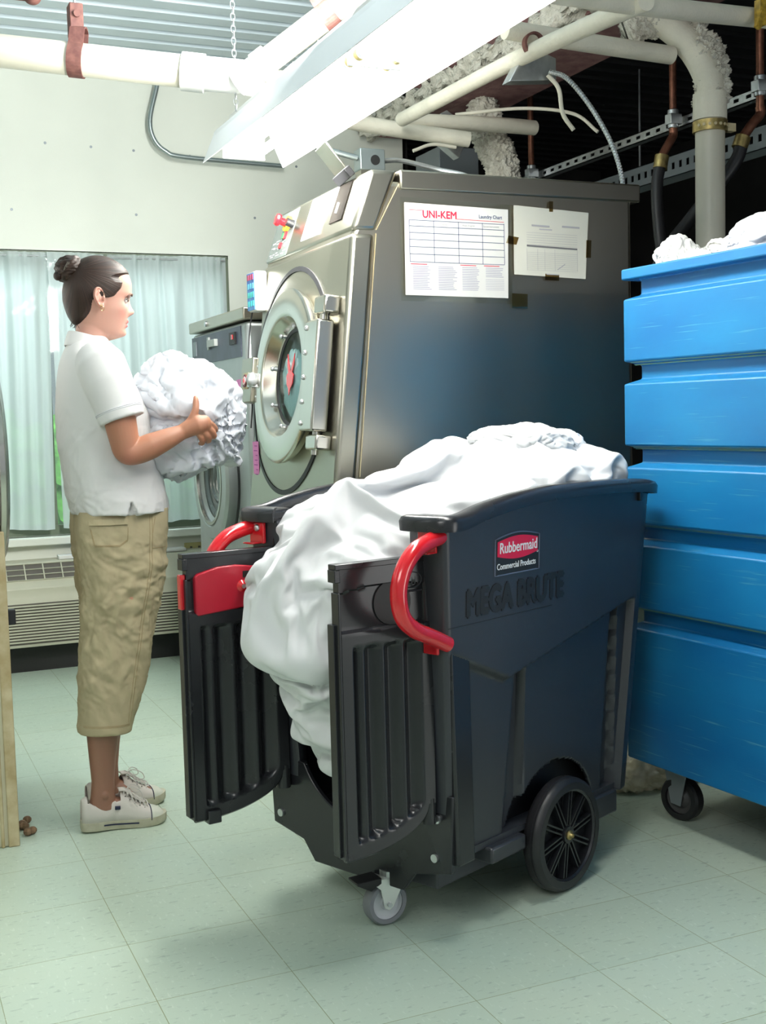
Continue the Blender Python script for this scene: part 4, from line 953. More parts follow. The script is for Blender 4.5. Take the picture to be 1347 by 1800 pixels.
def relief(u, z):
    """inward offset of the near side"""
    d = 0.0
    e = vline(u) - z
    low = sm(e/0.016); d += 0.020*low
    for uc, w0, w1 in ((-0.105, 0.022, 0.050), (0.325, 0.018, 0.035)):
        tt = min(1, max(0, (vline(u)-z)/0.45)); w = w0*(1-tt)+w1*tt
        c = uc - (w-w0)*0.9
        # groove: gently falling on the left, sharp on the right
        x = (u-(c-w))/(2*w)
        if 0 < x < 1: d += low*0.022*sm(x/0.45)*(1-sm((x-0.86)/0.14))
    return d
NZ = 150
V = []
for i in range(NZ):
    row = []
    t = i/(NZ-1)
    for k, (u0, v0) in enumerate(footprint(0.5)):
        zt = rimz(u0) - 0.012; z0 = 0.185
        z = z0 + (zt-z0)*t
        row.append(z)
    F = [footprint(z)[k] for k, z in enumerate(row)]
    V.append([(u, v + (relief(u, z) if 7 <= k < 157 else 0), z) for k, ((u, v), z) in enumerate(zip(F, row))])
V = np.array(V)
g = MB().grid(V)
WC = (0.055, 0.147); WR = 0.190
keep = []
for q in g.f:
    c = np.mean([g.v[i] for i in q], axis=0)
    if (c[0]-WC[0])**2 + (c[2]-WC[1])**2 < WR**2 and (c[1] < 0.1 or c[1] > Wd-0.1): continue
    keep.append(q)
g.f = keep
tub = g.build('tub', M['black_plastic'], cart, smooth=True, solid=0.008, off=-1, angle=40)
# rim lip
rp = [(u, v, rimz(u)) for (u, v) in footprint(1.02)]
rp = rp[1:-1:1]
R = []
P = np.array(rp)
for i in range(len(P)):
    a = P[max(0, i-1)]; b_ = P[min(len(P)-1, i+1)]; d = b_-a; d[2] = 0; d /= np.linalg.norm(d)+1e-9; nrm = np.array([d[1], -d[0], 0])
    sec = [(-0.012, -0.028), (0.0, -0.028), (0.0, -0.012), (0.018, -0.018), (0.018, -0.026), (0.024, -0.026), (0.026, -0.004), (0.020, 0.006), (0.008, 0.010), (-0.010, 0.010), (-0.016, 0.004), (-0.016, -0.02)]
    R.append([P[i] + nrm*s + np.array([0, 0, h]) for s, h in sec])
MB().rings(R, close=True, cap=True).build('rim', M['black_gloss'], cart, smooth=True, angle=50)
b = MB().box((0.40, -0.008, 0.985), (0.415, 0.004, 1.015)); b.build('rim_clip', M['black_gloss'], cart, bevel=0.002)
# inner liner wall so the tub reads deep, floor of the tub, wheel boxes
MB().box((-0.36, 0.05, 0.19), (0.38, Wd-0.05, 0.205)).build('tub_floor', M['black_plastic'], cart)
MB().box((-0.14, 0.10, 0.12), (0.26, Wd-0.10, 0.36)).build('wheel_well', M['black_rubber'], cart)
b = MB(); b.box((-0.345, 0.115, 0.10), (0.36, Wd-0.115, 0.19)); b.box((-0.24, 0.03, 0.15), (-0.10, 0.63, 0.19)); b.box((0.20, 0.04, 0.125), (0.345, 0.62, 0.19))
b.build('chassis', M['black_plastic'], cart, bevel=0.006)
# front apron with the U-shaped notch
uz = [(0.05, 0.43), (0.05, 0.19), (0.14, 0.145), (Wd-0.14, 0.145), (Wd-0.06, 0.19), (Wd-0.06, 0.43)]
ap = [(0.02, 0.36), (0.03, 0.175), (0.14, 0.15), (0.18, 0.10), (Wd-0.18, 0.10), (Wd-0.14, 0.15), (Wd-0.03, 0.175), (Wd-0.02, 0.36)]
un = [(Wd-0.105 , 0.36)] + [(Wd/2 + 0.2*math.cos(a), 0.44 + 0.20*math.sin(a)) for a in np.linspace(-0.45, -PI+0.45, 20)] + [(0.105, 0.36)]
MB().prism(ap + un, (-0.398, 0, 0), (0, 1, 0), (0, 0, 1), 0.0, 0.014).build('front_apron', M['black_gloss'], cart, bevel=0.003)
for v, z in ((0.075, 0.205), (0.065, 0.30), (Wd-0.06, 0.205), (Wd-0.07, 0.31)): MB().cyl((-0.404, v, z), (-0.396, v, z), 0.010, 14).build('apron_bolt', M['zinc'], cart, smooth=True)
# front posts (inner cheek that closes the wall end)
for v0, v1 in ((0.012, 0.098), (Wd-0.098, Wd-0.012)):
    b = MB().prism([(-0.385, 0.19), (-0.405, 0.97), (-0.33, 0.97), (-0.32, 0.19)], (0, v1-0.004, 0), (1, 0, 0), (0, 0, 1), 0.0, v1-v0-0.008)
    b.build('front_post', M['black_gloss'], cart, bevel=0.006)
    MB().box((-0.452, v0-0.01, 0.972), (-0.37, v1+0.012, 1.008)).build('post_cap', M['black_gloss'], cart, bevel=0.012, seg=3)

# doors
def make_door(hu, hv, az, w, ztop, zh, zf, name, latch, flip):
    """hinged panel; local x along the door from the hinge, y through it, z up"""
    e = bpy.data.objects.new(name, None); C.objects.link(e); e.parent = cart; e.empty_display_size = 0.03
    return e
def door_panel(hu, hv, az, w, ztop, zh, zf, side, name='door'):
    a = math.radians(az - 24); ux = np.array([math.cos(a), math.sin(a), 0]); uy = np.array([-ux[1], ux[0], 0]) * side   # uy: outward (towards the camera side if side=1)
    O = np.array([hu, hv, 0.0])
    def q(s, h, z): return O + ux*s + uy*h + np.array([0, 0, z])
    def bottom(s):
        t = max(0.0, min(1.0, (s-0.02)/(w*0.88)))
        return zf + (zh-zf)*(1-math.sqrt(max(0, 1-(1-t)**2)))
    ns, nz = 90, 130
    zs_top = ztop
    zrib = 0.765
    front = []; back = []
    for i in range(nz):
        rf = []; rb = []
        for j in range(ns):
            s = w*j/(ns-1); zb = bottom(s); z = zb + (zs_top-zb)*i/(nz-1)
            h = 0.018
            # upper part set back, arched ledge under the top lip
            if z > zrib: h -= 0.014*sm((z-zrib)/0.006)
            lip = ztop-0.055+0.012*math.sin(PI*s/w)
            if z > lip: h += 0.006*sm((z-lip)/0.004)
            if z < zrib:
                m0 = 0.028; m1 = w-0.028
                inside = sm((s-m0)/0.01)*sm((m1-s)/0.01)*sm((zrib-0.03-z)/0.014)*sm((z-bottom(s)-0.03)/0.014)
                h -= inside*(0.012+0.010*math.cos(2*PI*(s-m0)/((m1-m0)/3.5)+PI))
            rf.append(q(s, h, z)); rb.append(q(s, -0.012, z))
        front.append(rf); back.append(rb)
    b = MB().grid(front); n = len(b.v)
    b2 = np.array(back).reshape(-1, 3); b.add(b2, [tuple(reversed([i*ns+j, i*ns+j+1, (i+1)*ns+j+1, (i+1)*ns+j])) for i in range(nz-1) for j in range(ns-1)])
    def e(i, j): return i*ns+j
    f = []
    for i in range(nz-1):
        f.append((e(i, 0), e(i+1, 0), n+e(i+1, 0), n+e(i, 0))); f.append((e(i, ns-1), n+e(i, ns-1), n+e(i+1, ns-1), e(i+1, ns-1)))
    for j in range(ns-1):
        f.append((e(0, j), n+e(0, j), n+e(0, j+1), e(0, j+1))); f.append((e(nz-1, j), e(nz-1, j+1), n+e(nz-1, j+1), n+e(nz-1, j)))
    b.f += f
    d = b.build(name, M['black_gloss'], cart, smooth=True, angle=40)
    # lips along the free edge, top and bottom curve; hinge barrel
    m = MB()
    def qb(s0, s1, h0, h1, z0, z1):
        P = [q(s, h, z) for z in (z0, z1) for (s, h) in ((s0, h0), (s1, h0), (s1, h1), (s0, h1))]
        m.add(P, [(0,3,2,1),(4,5,6,7),(0,1,5,4),(1,2,6,5),(2,3,7,6),(3,0,4,7)])
    qb(w-0.002, w+0.012, -0.022, 0.004, zf+0.005, zrib+0.02); qb(w, w+0.006, -0.012, 0.018, zf, ztop-0.05)
    qb(-0.004, w+0.008, -0.018, 0.012, ztop, ztop+0.012); qb(w-0.004, w+0.010, -0.018, 0.012, ztop-0.028, ztop)
    m.build('edge_lip', M['black_gloss'], d, bevel=0.0015)
    c = []
    for k in range(30):
        s = w*0.999*k/29; c.append(q(s, 0.004, bottom(s)+0.006))
    MB().tube(c, 0.014, 10).build('curved_edge', M['black_gloss'], d, smooth=True)
    hb = MB().cyl(q(0.004, 0, zh-0.035), q(0.004, 0, 0.94), 0.014, 16); hb.cyl(q(0.01, 0, zh-0.05), q(0.01, 0, zh+0.01), 0.019, 16)
    hb.build('hinge_barrel', M['black_gloss'], d, smooth=True)
    return d, q, ux, uy
nd, qn, ux, uy = door_panel(-0.408, 0.075, 190.5, 0.242, 0.905, 0.345, 0.262, 1)
# raised badge outline on the near door (seen past the handle)
m = MB().tube([qn(0.02+0.055*0.5*(1+math.cos(a)), 0.009, 0.865+0.018*math.sin(a)) for a in np.linspace(0, 2*PI, 26, endpoint=False)], 0.0018, 6, loop=True)
for k in range(6): m.tube([qn(0.03+k*0.0085, 0.009, 0.856), qn(0.03+k*0.0085, 0.009, 0.872)], 0.0016, 5)
m.tube([qn(0.02, 0.009, 0.84), qn(0.078, 0.009, 0.84)], 0.002, 5)
m.build('embossed_badge', M['black_plastic'], nd, smooth=True)
m = MB().cyl(qn(0.1, 0.003, 0.82), qn(0.1, 0.008, 0.82), 0.05, 36); m.build('round_recess', M['black'], nd, smooth=True)
fd_, qf, fux, fuy = door_panel(-0.408, 0.565, 189.0, 0.262, 0.900, 0.335, 0.25, 1)
# red latch plate on the far door
lp = [(0.062, 0.772), (0.062, 0.862), (0.075, 0.868), (0.13, 0.876), (0.18, 0.875), (0.235, 0.862), (0.243, 0.855), (0.243, 0.762), (0.236, 0.758)]
V = [qf(s, 0.020, z) for s, z in lp]; V0 = [qf(s, 0.002, z) for s, z in lp]; k = len(lp)
lpo = MB().add(V0+V, [tuple(range(k))[::-1], tuple(range(k, 2*k))]+[(i, (i+1) % k, k+(i+1) % k, k+i) for i in range(k)]).build('latch_plate', M['red_plastic'], fd_, bevel=0.004, seg=3)
m = MB()
P = [qf(s, h, z) for z in (0.775, 0.862) for (s, h) in ((0.262, -0.016), (0.276, -0.016), (0.276, 0.006), (0.262, 0.006))]
m.add(P, [(0,3,2,1),(4,5,6,7),(0,1,5,4),(1,2,6,5),(2,3,7,6),(3,0,4,7)]); m.build('latch_edge', M['red'], fd_, bevel=0.003)
for s, z in ((0.117, 0.822), (0.090, 0.824)):
    MB().lathe([(0.0005, 0.008), (0.007, 0.008), (0.015, 0.0), (0.0005, 0)], qf(s, 0.020, z), fuy, 20).build('screw_boss', M['red'], lpo, smooth=True)
    o = MB().cyl(qf(s, 0.027, z), qf(s, 0.030, z), 0.0055, 14).build('screw_head', M['zinc'], lpo)
for z in (0.851, 0.790):
    P = [qf(s, h, zz) for zz in (z-0.008, z+0.008) for (s, h) in ((0.095, 0.0195), (0.115, 0.0195), (0.115, 0.0208), (0.095, 0.0208))]
    MB().add(P, [(0,3,2,1),(4,5,6,7),(0,1,5,4),(1,2,6,5),(2,3,7,6),(3,0,4,7)]).build('latch_slot', M['black'], lpo)
P = [qf(s, h, zz) for zz in (0.238, 0.272) for (s, h) in ((0.20, -0.01), (0.235, -0.01), (0.235, 0.03), (0.20, 0.03))]
MB().add(P, [(0,3,2,1),(4,5,6,7),(0,1,5,4),(1,2,6,5),(2,3,7,6),(3,0,4,7)]).build('door_catch', M['black_gloss'], fd_, bevel=0.003)

# red handles
def handle(v, label):
    pts = [(-0.418, v, 0.962), (-0.46, v-0.002, 0.955), (-0.515, v-0.006, 0.938), (-0.556, v-0.008, 0.900), (-0.572, v-0.008, 0.852), (-0.560, v-0.008, 0.800), (-0.518, v-0.006, 0.766), (-0.46, v-0.002, 0.742), (-0.402, v, 0.716)]
    h = MB().tube(smooth_path(pts, 8), 0.019, 20).build('handle', M['red'], cart, smooth=True, angle=50)
    s = 1
    b = MB().box((-0.436, v, 0.925), (-0.428, v+0.052, 0.978)); b.box((-0.462, v+0.0, 0.925), (-0.43, v+0.048, 0.930)); b.build('bracket', M['red'], h, bevel=0.003)
    MB().box((-0.436, v, 0.695), (-0.428, v+0.045, 0.74)).build('bracket', M['red'], h, bevel=0.003)
    MB().ball((-0.438, v+0.035, 0.955), (0.006, 0.009, 0.009)).build('rivet', M['zinc'], h, smooth=True)
handle(0.022, ''); 
def handle_far(v):
    pts = [(-0.418, v, 0.962), (-0.46, v+0.002, 0.955), (-0.515, v+0.006, 0.938), (-0.556, v+0.008, 0.900), (-0.572, v+0.008, 0.852), (-0.560, v+0.008, 0.800), (-0.518, v+0.006, 0.766), (-0.46, v+0.002, 0.742), (-0.402, v, 0.716)]
    h = MB().tube(smooth_path(pts, 8), 0.019, 20).build('handle', M['red'], cart, smooth=True, angle=50)
    b = MB().box((-0.440, v-0.052, 0.918), (-0.430, v, 0.972)); b.box((-0.47, v-0.045, 0.918), (-0.43, v-0.005, 0.923)); b.build('bracket', M['red'], h, bevel=0.003)
    MB().ball((-0.442, v-0.03, 0.958), (0.006, 0.009, 0.009)).build('rivet', M['zinc'], h, smooth=True)
handle_far(0.640)

# big rear wheels
def wheel(v, s):
    c = (WC[0], v, 0.147)
    t = MB().lathe([(0.118, -0.026), (0.136, -0.026), (0.145, -0.018), (0.147, -0.010), (0.145, -0.009), (0.145, -0.004), (0.147, -0.003), (0.147, 0.010), (0.145, 0.018), (0.136, 0.026), (0.118, 0.026)], c, (0, s, 0), 80, loop=True).build('wheel', M['black_rubber'], cart, smooth=True, angle=40)
    b = MB().lathe([(0.112, -0.020), (0.119, -0.024), (0.119, 0.02), (0.112, 0.02)], c, (0, s, 0), 72, loop=True)
    b.lathe([(0.0005, -0.022), (0.022, -0.022), (0.026, 0.015), (0.0005, 0.015)], c, (0, s, 0), 24)
    for k in range(10):
        a = 2*PI*k/10 + 0.17
        for off in (-0.006, 0.006):
            d = np.array([math.cos(a), 0, math.sin(a)]); p = np.array([-d[2], 0, d[0]])
            p0 = np.array(c) + d*0.022 + p*off; p1 = np.array(c) + d*0.114 + p*off
            n = np.array([0, -s, 0.0])
            for q0, q1 in ((p0, p1),):
                x = [q0-p*0.0022, q1-p*0.0022, q1+p*0.0022, q0+p*0.0022]
                b.add([y + n*0.018 for y in x] + [y + n*0.002 for y in x], [(0,1,2,3),(7,6,5,4),(0,4,5,1),(1,5,6,2),(2,6,7,3),(3,7,4,0)])
    b.lathe([(0.02, 0.004), (0.114, 0.004), (0.114, 0.007), (0.02, 0.007)], c, (0, s, 0), 60, loop=True)
    b.build('hub', M['black_gloss'], t, smooth=True, angle=30)
    MB().lathe([(0.0005, -0.034), (0.005, -0.034), (0.007, -0.028), (0.0125, -0.025), (0.0125, -0.022), (0.0005, -0.022)], c, (0, s, 0), 20).build('axle_cap', M['brass'] if s > 0 else M['zinc'], t, smooth=True)
wheel(0.028, 1); wheel(Wd-0.028, -1)
MB().cyl((WC[0], 0.05, 0.147), (WC[0], Wd-0.05, 0.147), 0.009, 12).build('axle', M['zinc'], cart, smooth=True)
# front caster
cc = np.array([-0.392, 0.245, 0.0555]); ct = math.radians(-20)
cx = np.array([math.cos(ct), math.sin(ct), 0]); cy = np.array([-cx[1], cx[0], 0])
cas = MB().lathe([(0.040, -0.018), (0.050, -0.018), (0.0555, -0.010), (0.0555, 0.010), (0.050, 0.018), (0.040, 0.018)], cc, cy, 56, loop=True).build('caster', pm('grey_rubber', (0.19, 0.20, 0.22), 0.5), cart, smooth=True, angle=50)
MB().lathe([(0.0005, -0.015), (0.016, -0.015), (0.018, -0.010), (0.036, -0.008), (0.041, -0.015), (0.041, 0.015), (0.036, 0.008), (0.0005, 0.012)], cc, cy, 48).build('caster_hub', pm('pale_grey', (0.55, 0.57, 0.60), 0.4), cas, smooth=True)
def P3(a, h, z): return cc + cx*a + cy*h + np.array([0, 0, z-cc[2]])
fk = MB()
poly = [(-0.012, 0.047), (0.0, 0.040), (0.012, 0.047), (0.045, 0.112), (0.05, 0.120), (-0.032, 0.120), (-0.036, 0.108), (-0.022, 0.095)]
for h0, h1 in ((-0.024, -0.021), (0.021, 0.024)):
    A_ = [P3(a, h0, z) for a, z in poly]; B_ = [P3(a, h1, z) for a, z in poly]; k = len(poly)
    fk.add(A_+B_, [tuple(range(k))[::-1], tuple(range(k, 2*k))]+[(i, (i+1) % k, k+(i+1) % k, k+i) for i in range(k)])
fk.add([P3(a, h, z) for z in (0.117, 0.121) for a, h in ((-0.034, -0.024), (0.05, -0.024), (0.05, 0.024), (-0.034, 0.024))], [(0,3,2,1),(4,5,6,7),(0,1,5,4),(1,2,6,5),(2,3,7,6),(3,0,4,7)])
fk.build('caster_fork', pm('bright_zinc', (0.75, 0.76, 0.74), 0.3, 0.85), cas, bevel=0.001)
MB().cyl(P3(0, -0.030, 0.0555), P3(0, 0.030, 0.0555), 0.006, 12).build('caster_axle', M['zinc'], cas, smooth=True)
MB().cyl(P3(0.02, 0, 0.119), P3(0.02, 0, 0.135), 0.03, 20).build('swivel_plate', M['zinc'], cas)
MB().add([P3(a, h, z) for a, z in ((-0.02, 0.112), (-0.02, 0.126), (-0.085, 0.118), (-0.085, 0.124)) for h in (-0.026, 0.026)] + [P3(-0.045, h, 0.095) for h in (-0.02, 0.02)], [(0,1,3,2),(2,3,7,6),(6,7,5,4),(4,5,9,8),(8,9,1,0),(0,2,6,4),(0,4,8),(1,5,7,3),(1,9,5)]).build('brake_pedal', M['black_rubber'], cas, bevel=0.002)

# label and lettering on the near side
def side_v(u, z):     # v of the near surface
    F = footprint(z); ins = 0.035*(1-(z-0.18)/0.85); return ins + relief(u, z)
lu0, lu1, lz0, lz1 = -0.240, -0.062, 0.852, 0.950
def shape(u0, u1, z0, z1, arch, n=14, low=0.0):
    P = [(u0, z0 + 0.0)] + [(u0+(u1-u0)*k/n, z0 - low*math.sin(PI*k/n)) for k in range(1, n)] + [(u1, z0)]
    P += [(u1-(u1-u0)*k/n, z1 + arch*math.sin(PI*k/n)) for k in range(n+1)]
    return P
def plate(P, off, th, mat, name, parent=cart):
    A_ = [(u, side_v(u, z)-off, z) for u, z in P]; B_ = [(u, side_v(u, z)-off-th, z) for u, z in P]; k = len(P)
    return MB().add(A_+B_, [tuple(range(k))[::-1], tuple(range(k, 2*k))]+[(i, (i+1) % k, k+(i+1) % k, k+i) for i in range(k)]).build(name, mat, parent)
lab = plate(shape(lu0, lu1, lz0, lz1-0.012, 0.012), 0.0, 0.0015, M['black'], 'badge')
fr = [(u, side_v(u, z)-0.001, z) for u, z in shape(lu0, lu1, lz0, lz1-0.012, 0.012)]
MB().tube(fr, 0.0018, 6, loop=True).build('badge_frame', pm('badge_edge', (0.12, 0.14, 0.2), 0.3), lab, smooth=True)
plate(shape(lu0+0.008, lu1-0.008, lz0+0.045, lz1-0.018, 0.010, low=0.010), 0.0015, 0.001, pm('badge_red', (0.75, 0.01, 0.06), 0.4), 'badge_field', lab)
def stext(s, size, u, z, mat, name, parent, off=0.0025, bold=0.0, sx=1.0, th=0.0006):
    b = text_mb(s, size, (u, 0, z), (1, 0, 0), (0, 0, 1), th, offset=bold, sx=sx)
    b.v = [(p[0], side_v(min(p[0], 0.39), p[2])-off+(p[1]), p[2]) for p in b.v]
    return b.build(name, mat, parent)
wt = pm('white_ink', (0.85, 0.85, 0.87), 0.5)
stext('Rubbermaid', 0.0365, lu0+0.014, lz0+0.052, wt, 'badge_name', lab, 0.0032, 0.0005, 0.86)
stext('Commercial Products', 0.0206, lu0+0.006, lz0+0.014, wt, 'badge_line', lab, 0.0022, 0.0003, 0.86)
MB().lathe([(0.002, 0), (0.003, 0), (0.003, 0.0006), (0.002, 0.0006)], (lu1-0.008, side_v(lu1-0.01, lz0+0.044)-0.0018, lz0+0.044), (0, -1, 0), 14, loop=True).build('badge_mark', wt, lab)
stext('MEGA BRUTE', 0.087, -0.347, 0.771, M['black'], 'embossed_name', cart, 0.0012, 0.0046, 0.765, 0.0012)
# fine parting line under the lettering
m = MB().tube([(u, side_v(u, 0.752)-0.0004, 0.752) for u in np.linspace(-0.41, -0.0, 40)], 0.0007, 5); m.build('parting_line', M['black'], cart)

# ------------------------------------------------------------ linen heaped in the cart
ca, sa = math.cos(CA), math.sin(CA)
def cw(p): return (CO[0]+p[0]*ca-p[1]*sa, CO[1]+p[0]*sa+p[1]*ca, p[2])
heap = MB().grid(HEAP); heap.v = [cw(p) for p in heap.v]
tag(heap.build('sheet_heap', M['linen'], smooth=True, angle=180, sub=2, solid=0.0015), 'large white bed sheet filling the black cart and spilling out between its doors', 'bed sheet')
def wad(c, r, seed, name, label, cat, mat, L=0.09, amp=0.045, world=True, n=260, group=None, st=(1, 1, 1), sq=1.0):
    th = np.linspace(0, 2*PI, n); ph = np.linspace(0.001, PI-0.001, n//2); TH, PH = np.meshgrid(th, ph)
    S = np.stack([np.sin(PH)*np.cos(TH), np.sin(PH)*np.sin(TH), np.cos(PH)], -1)
    V = S*np.array(r); Nn = S/np.array(r); Nn /= np.linalg.norm(Nn, axis=2)[..., None]
    V = V + np.array(c); h = folds(V, L, seed, 4, st) + 0.5*perlin(V/(L*1.6), seed+2)
    V = V + Nn*(amp*(h-0.3))[..., None]
    b = MB().grid(V); b.v = [cw(p) for p in b.v] if world else b.v
    return tag(b.build(name, mat, smooth=True, angle=180), label, cat, group)
ballcloth(cw((0.27, 0.30, 1.130)), (0.19, 0.17, 0.075), (0.4, 0.3, 0.6), 'crumpled_sheet', 'crumpled white sheet on top of the cart heap at its highest point', 'bed sheet', M['linen'], 0.022, 0.13, 3)
ballcloth(cw((0.40, 0.20, 1.065)), (0.10, 0.13, 0.065), (1.4, 0.2, 2.0), 'crumpled_towel', 'crumpled white towel at the rear end of the cart heap beside the blue bin', 'towel', M['linen_warm'], 0.03, 0.07, 5)

# ------------------------------------------------------------ blue bin
bin_ = empty('laundry_bin', (2.1, 2.96, 0), math.radians(4.3), 'tall blue ribbed plastic laundry bin on casters at the right', 'laundry bin')
prof = []
segs = [(0.185, 'o'), (0.585, 'o'), (0.60, 'i'), (0.635, 'i'), (0.65, 'o'), (0.835, 'o'), (0.85, 'i'), (0.885, 'i'), (0.90, 'o'), (1.062, 'o'), (1.076, 'i'), (1.117, 'i'), (1.128, 'o'), (1.308, 'o'), (1.322, 'i'), (1.362, 'i'), (1.375, 'o'), (1.555, 'o'), (1.567, 'i'), (1.612, 'i'), (1.6125, 'r'), (1.643, 'r')]
def rrect(x0, x1, y0, y1, r, z, n=6):
    P = []
    for cx_, cy_, a0 in ((x1-r, y1-r, 0), (x0+r, y1-r, PI/2), (x0+r, y0+r, PI), (x1-r, y0+r, 1.5*PI)):
        P += [(cx_+r*math.cos(a0+PI/2*k/n), cy_+r*math.sin(a0+PI/2*k/n), z) for k in range(n+1)]
    return P
R = []
for z, k in segs:
    o = {'o': 0.018, 'i': -0.018, 'r': 0.022}[k]
    R.append(rrect(-o, 0.95+o, -1.15-o, o, 0.02, z))
R.append(rrect(0.02, 0.93, -1.13, -0.02, 0.02, 1.643)); R.append(rrect(0.04, 0.91, -1.11, -0.04, 0.02, 1.50)); 
def blue():
    m = pm('blue_plastic', (0.004, 0.13, 0.34), 0.42, col2=(0.008, 0.19, 0.42), vs=3.0, stretch=(1, 0.6, 1.5), bump=0.03, bs=40)
    nt = m.node_tree; b = nt.nodes['Principled BSDF']; src = b.inputs['Base Color'].links[0].from_socket
    tc = nt.nodes.new('ShaderNodeTexCoord')
    mp = nt.nodes.new('ShaderNodeMapping'); mp.inputs['Scale'].default_value = (1, 2.2, 60); nt.links.new(tc.outputs['Object'], mp.inputs[0])
    n = nt.nodes.new('ShaderNodeTexNoise'); n.inputs['Scale'].default_value = 2.2; n.inputs['Detail'].default_value = 7; nt.links.new(mp.outputs[0], n.inputs[0])
    r = nt.nodes.new('ShaderNodeMapRange'); r.inputs[1].default_value = 0.62; r.inputs[2].default_value = 0.80; nt.links.new(n.outputs['Fac'], r.inputs[0])
    x = nt.nodes.new('ShaderNodeMix'); x.data_type = 'RGBA'; nt.links.new(r.outputs[0], x.inputs[0]); nt.links.new(src, x.inputs[6]); x.inputs[7].default_value = (0.09, 0.33, 0.46, 1)
    nt.links.new(x.outputs[2], b.inputs['Base Color']); return m
BL = blue()
MB().rings(R).build('tub', BL, bin_, smooth=True, bevel=0.004, angle=25)
# worn pale lines on the shoulders of the ribs
m = MB(); rr = random.Random(3)
for z in (0.651, 0.901, 1.129, 1.376, 1.556):
    for k in range(5):
        y = -1.7+rr.random()*0.4
        zz = z-0.003-rr.random()*0.010; xx = -0.018+(z-zz)*2.2
        m.box((xx-0.0006, -1.12, zz-0.0009), (xx+0.001, -0.012, zz+0.0007))
m.build('wear_line', pm('wear', (0.16, 0.45, 0.42), 0.6, col2=(0.35, 0.48, 0.22), vs=30), bin_)
MB().box((0.06, -1.08, 0.165), (0.90, -0.07, 0.20)).build('base_frame', M['black'], bin_)
def bcaster(x, y):
    c = (x, y, 0.066)
    o = MB().lathe([(0.045, -0.022), (0.060, -0.022), (0.066, -0.014), (0.066, 0.014), (0.060, 0.022), (0.045, 0.022)], c, (1, 0.25, 0), 40, loop=True).build('caster', M['black_rubber'], bin_, smooth=True)
    MB().lathe([(0.0005, -0.018), (0.02, -0.018), (0.03, -0.008), (0.045, -0.012), (0.045, 0.012), (0.0005, 0.012)], c, (1, 0.25, 0), 32).build('caster_hub', pm('dark_grey', (0.07, 0.07, 0.07), 0.5), o, smooth=True)
    MB().prism([(-0.02, 0.05), (0.02, 0.05), (0.05, 0.165), (-0.05, 0.165)], (x-0.027, y, 0), (0.0, 1, 0), (0, 0, 1), 0, 0.003).prism([(-0.02, 0.05), (0.02, 0.05), (0.05, 0.165), (-0.05, 0.165)], (x+0.024, y, 0), (0.0, 1, 0), (0, 0, 1), 0, 0.003).build('caster_fork', M['greymet'], o)
for x in (0.10, 0.84):
    for y in (-0.10, -1.02): bcaster(x, y)
# laundry in the bin
ballcloth((2.20, 2.865, 1.64), (0.075, 0.075, 0.09), (0.3, 0.5, 0.2), 'crumpled_sheet', 'small peaked white laundry piece at the far corner of the blue bin', 'laundry', M['linen_warm'], 0.028, 0.08, 11)
ballcloth((2.27, 2.78, 1.645), (0.09, 0.09, 0.07), (1.3, 0.5, 1.2), 'crumpled_sheet', 'low white laundry piece between the far corner and the tall pile in the blue bin', 'laundry', M['linen_warm'], 0.022, 0.08, 13)
ballcloth((2.345, 2.59, 1.65), (0.19, 0.20, 0.115), (0.2, 0.1, 2.2), 'crumpled_sheet', 'tall white laundry pile in the blue bin at the right edge', 'laundry', M['linen_cool'], 0.03, 0.16, 17)
ballcloth((2.66, 2.14, 1.57), (0.33, 0.25, 0.08), (0.2, 0.1, 0.2), 'crumpled_sheet', 'white laundry filling the near half of the blue bin', 'laundry', M['linen'], 0.03, 0.13, 19)
# fluffy lint heap on the floor beyond the bin
wad((2.32, 3.22, 0.045), (0.20, 0.12, 0.06), 51, 'lint_heap', 'pale yellowish lint heap on the floor behind the cart and blue bin', 'lint', pm('lint', (0.50, 0.45, 0.30), 0.95, col2=(0.68, 0.64, 0.5), vs=30), 0.05, 0.05, False, n=140)
# ------------------------------------------------------------ the person
PY = 3.70
per = empty('person', (0.66, PY, 0), 0, 'person in white polo shirt and khaki capri pants holding a bundle of white sheets', 'person')
def lp_(m):
    m.v = [(p[0]-0.66, p[1]-PY, p[2]) for p in m.v]; return m
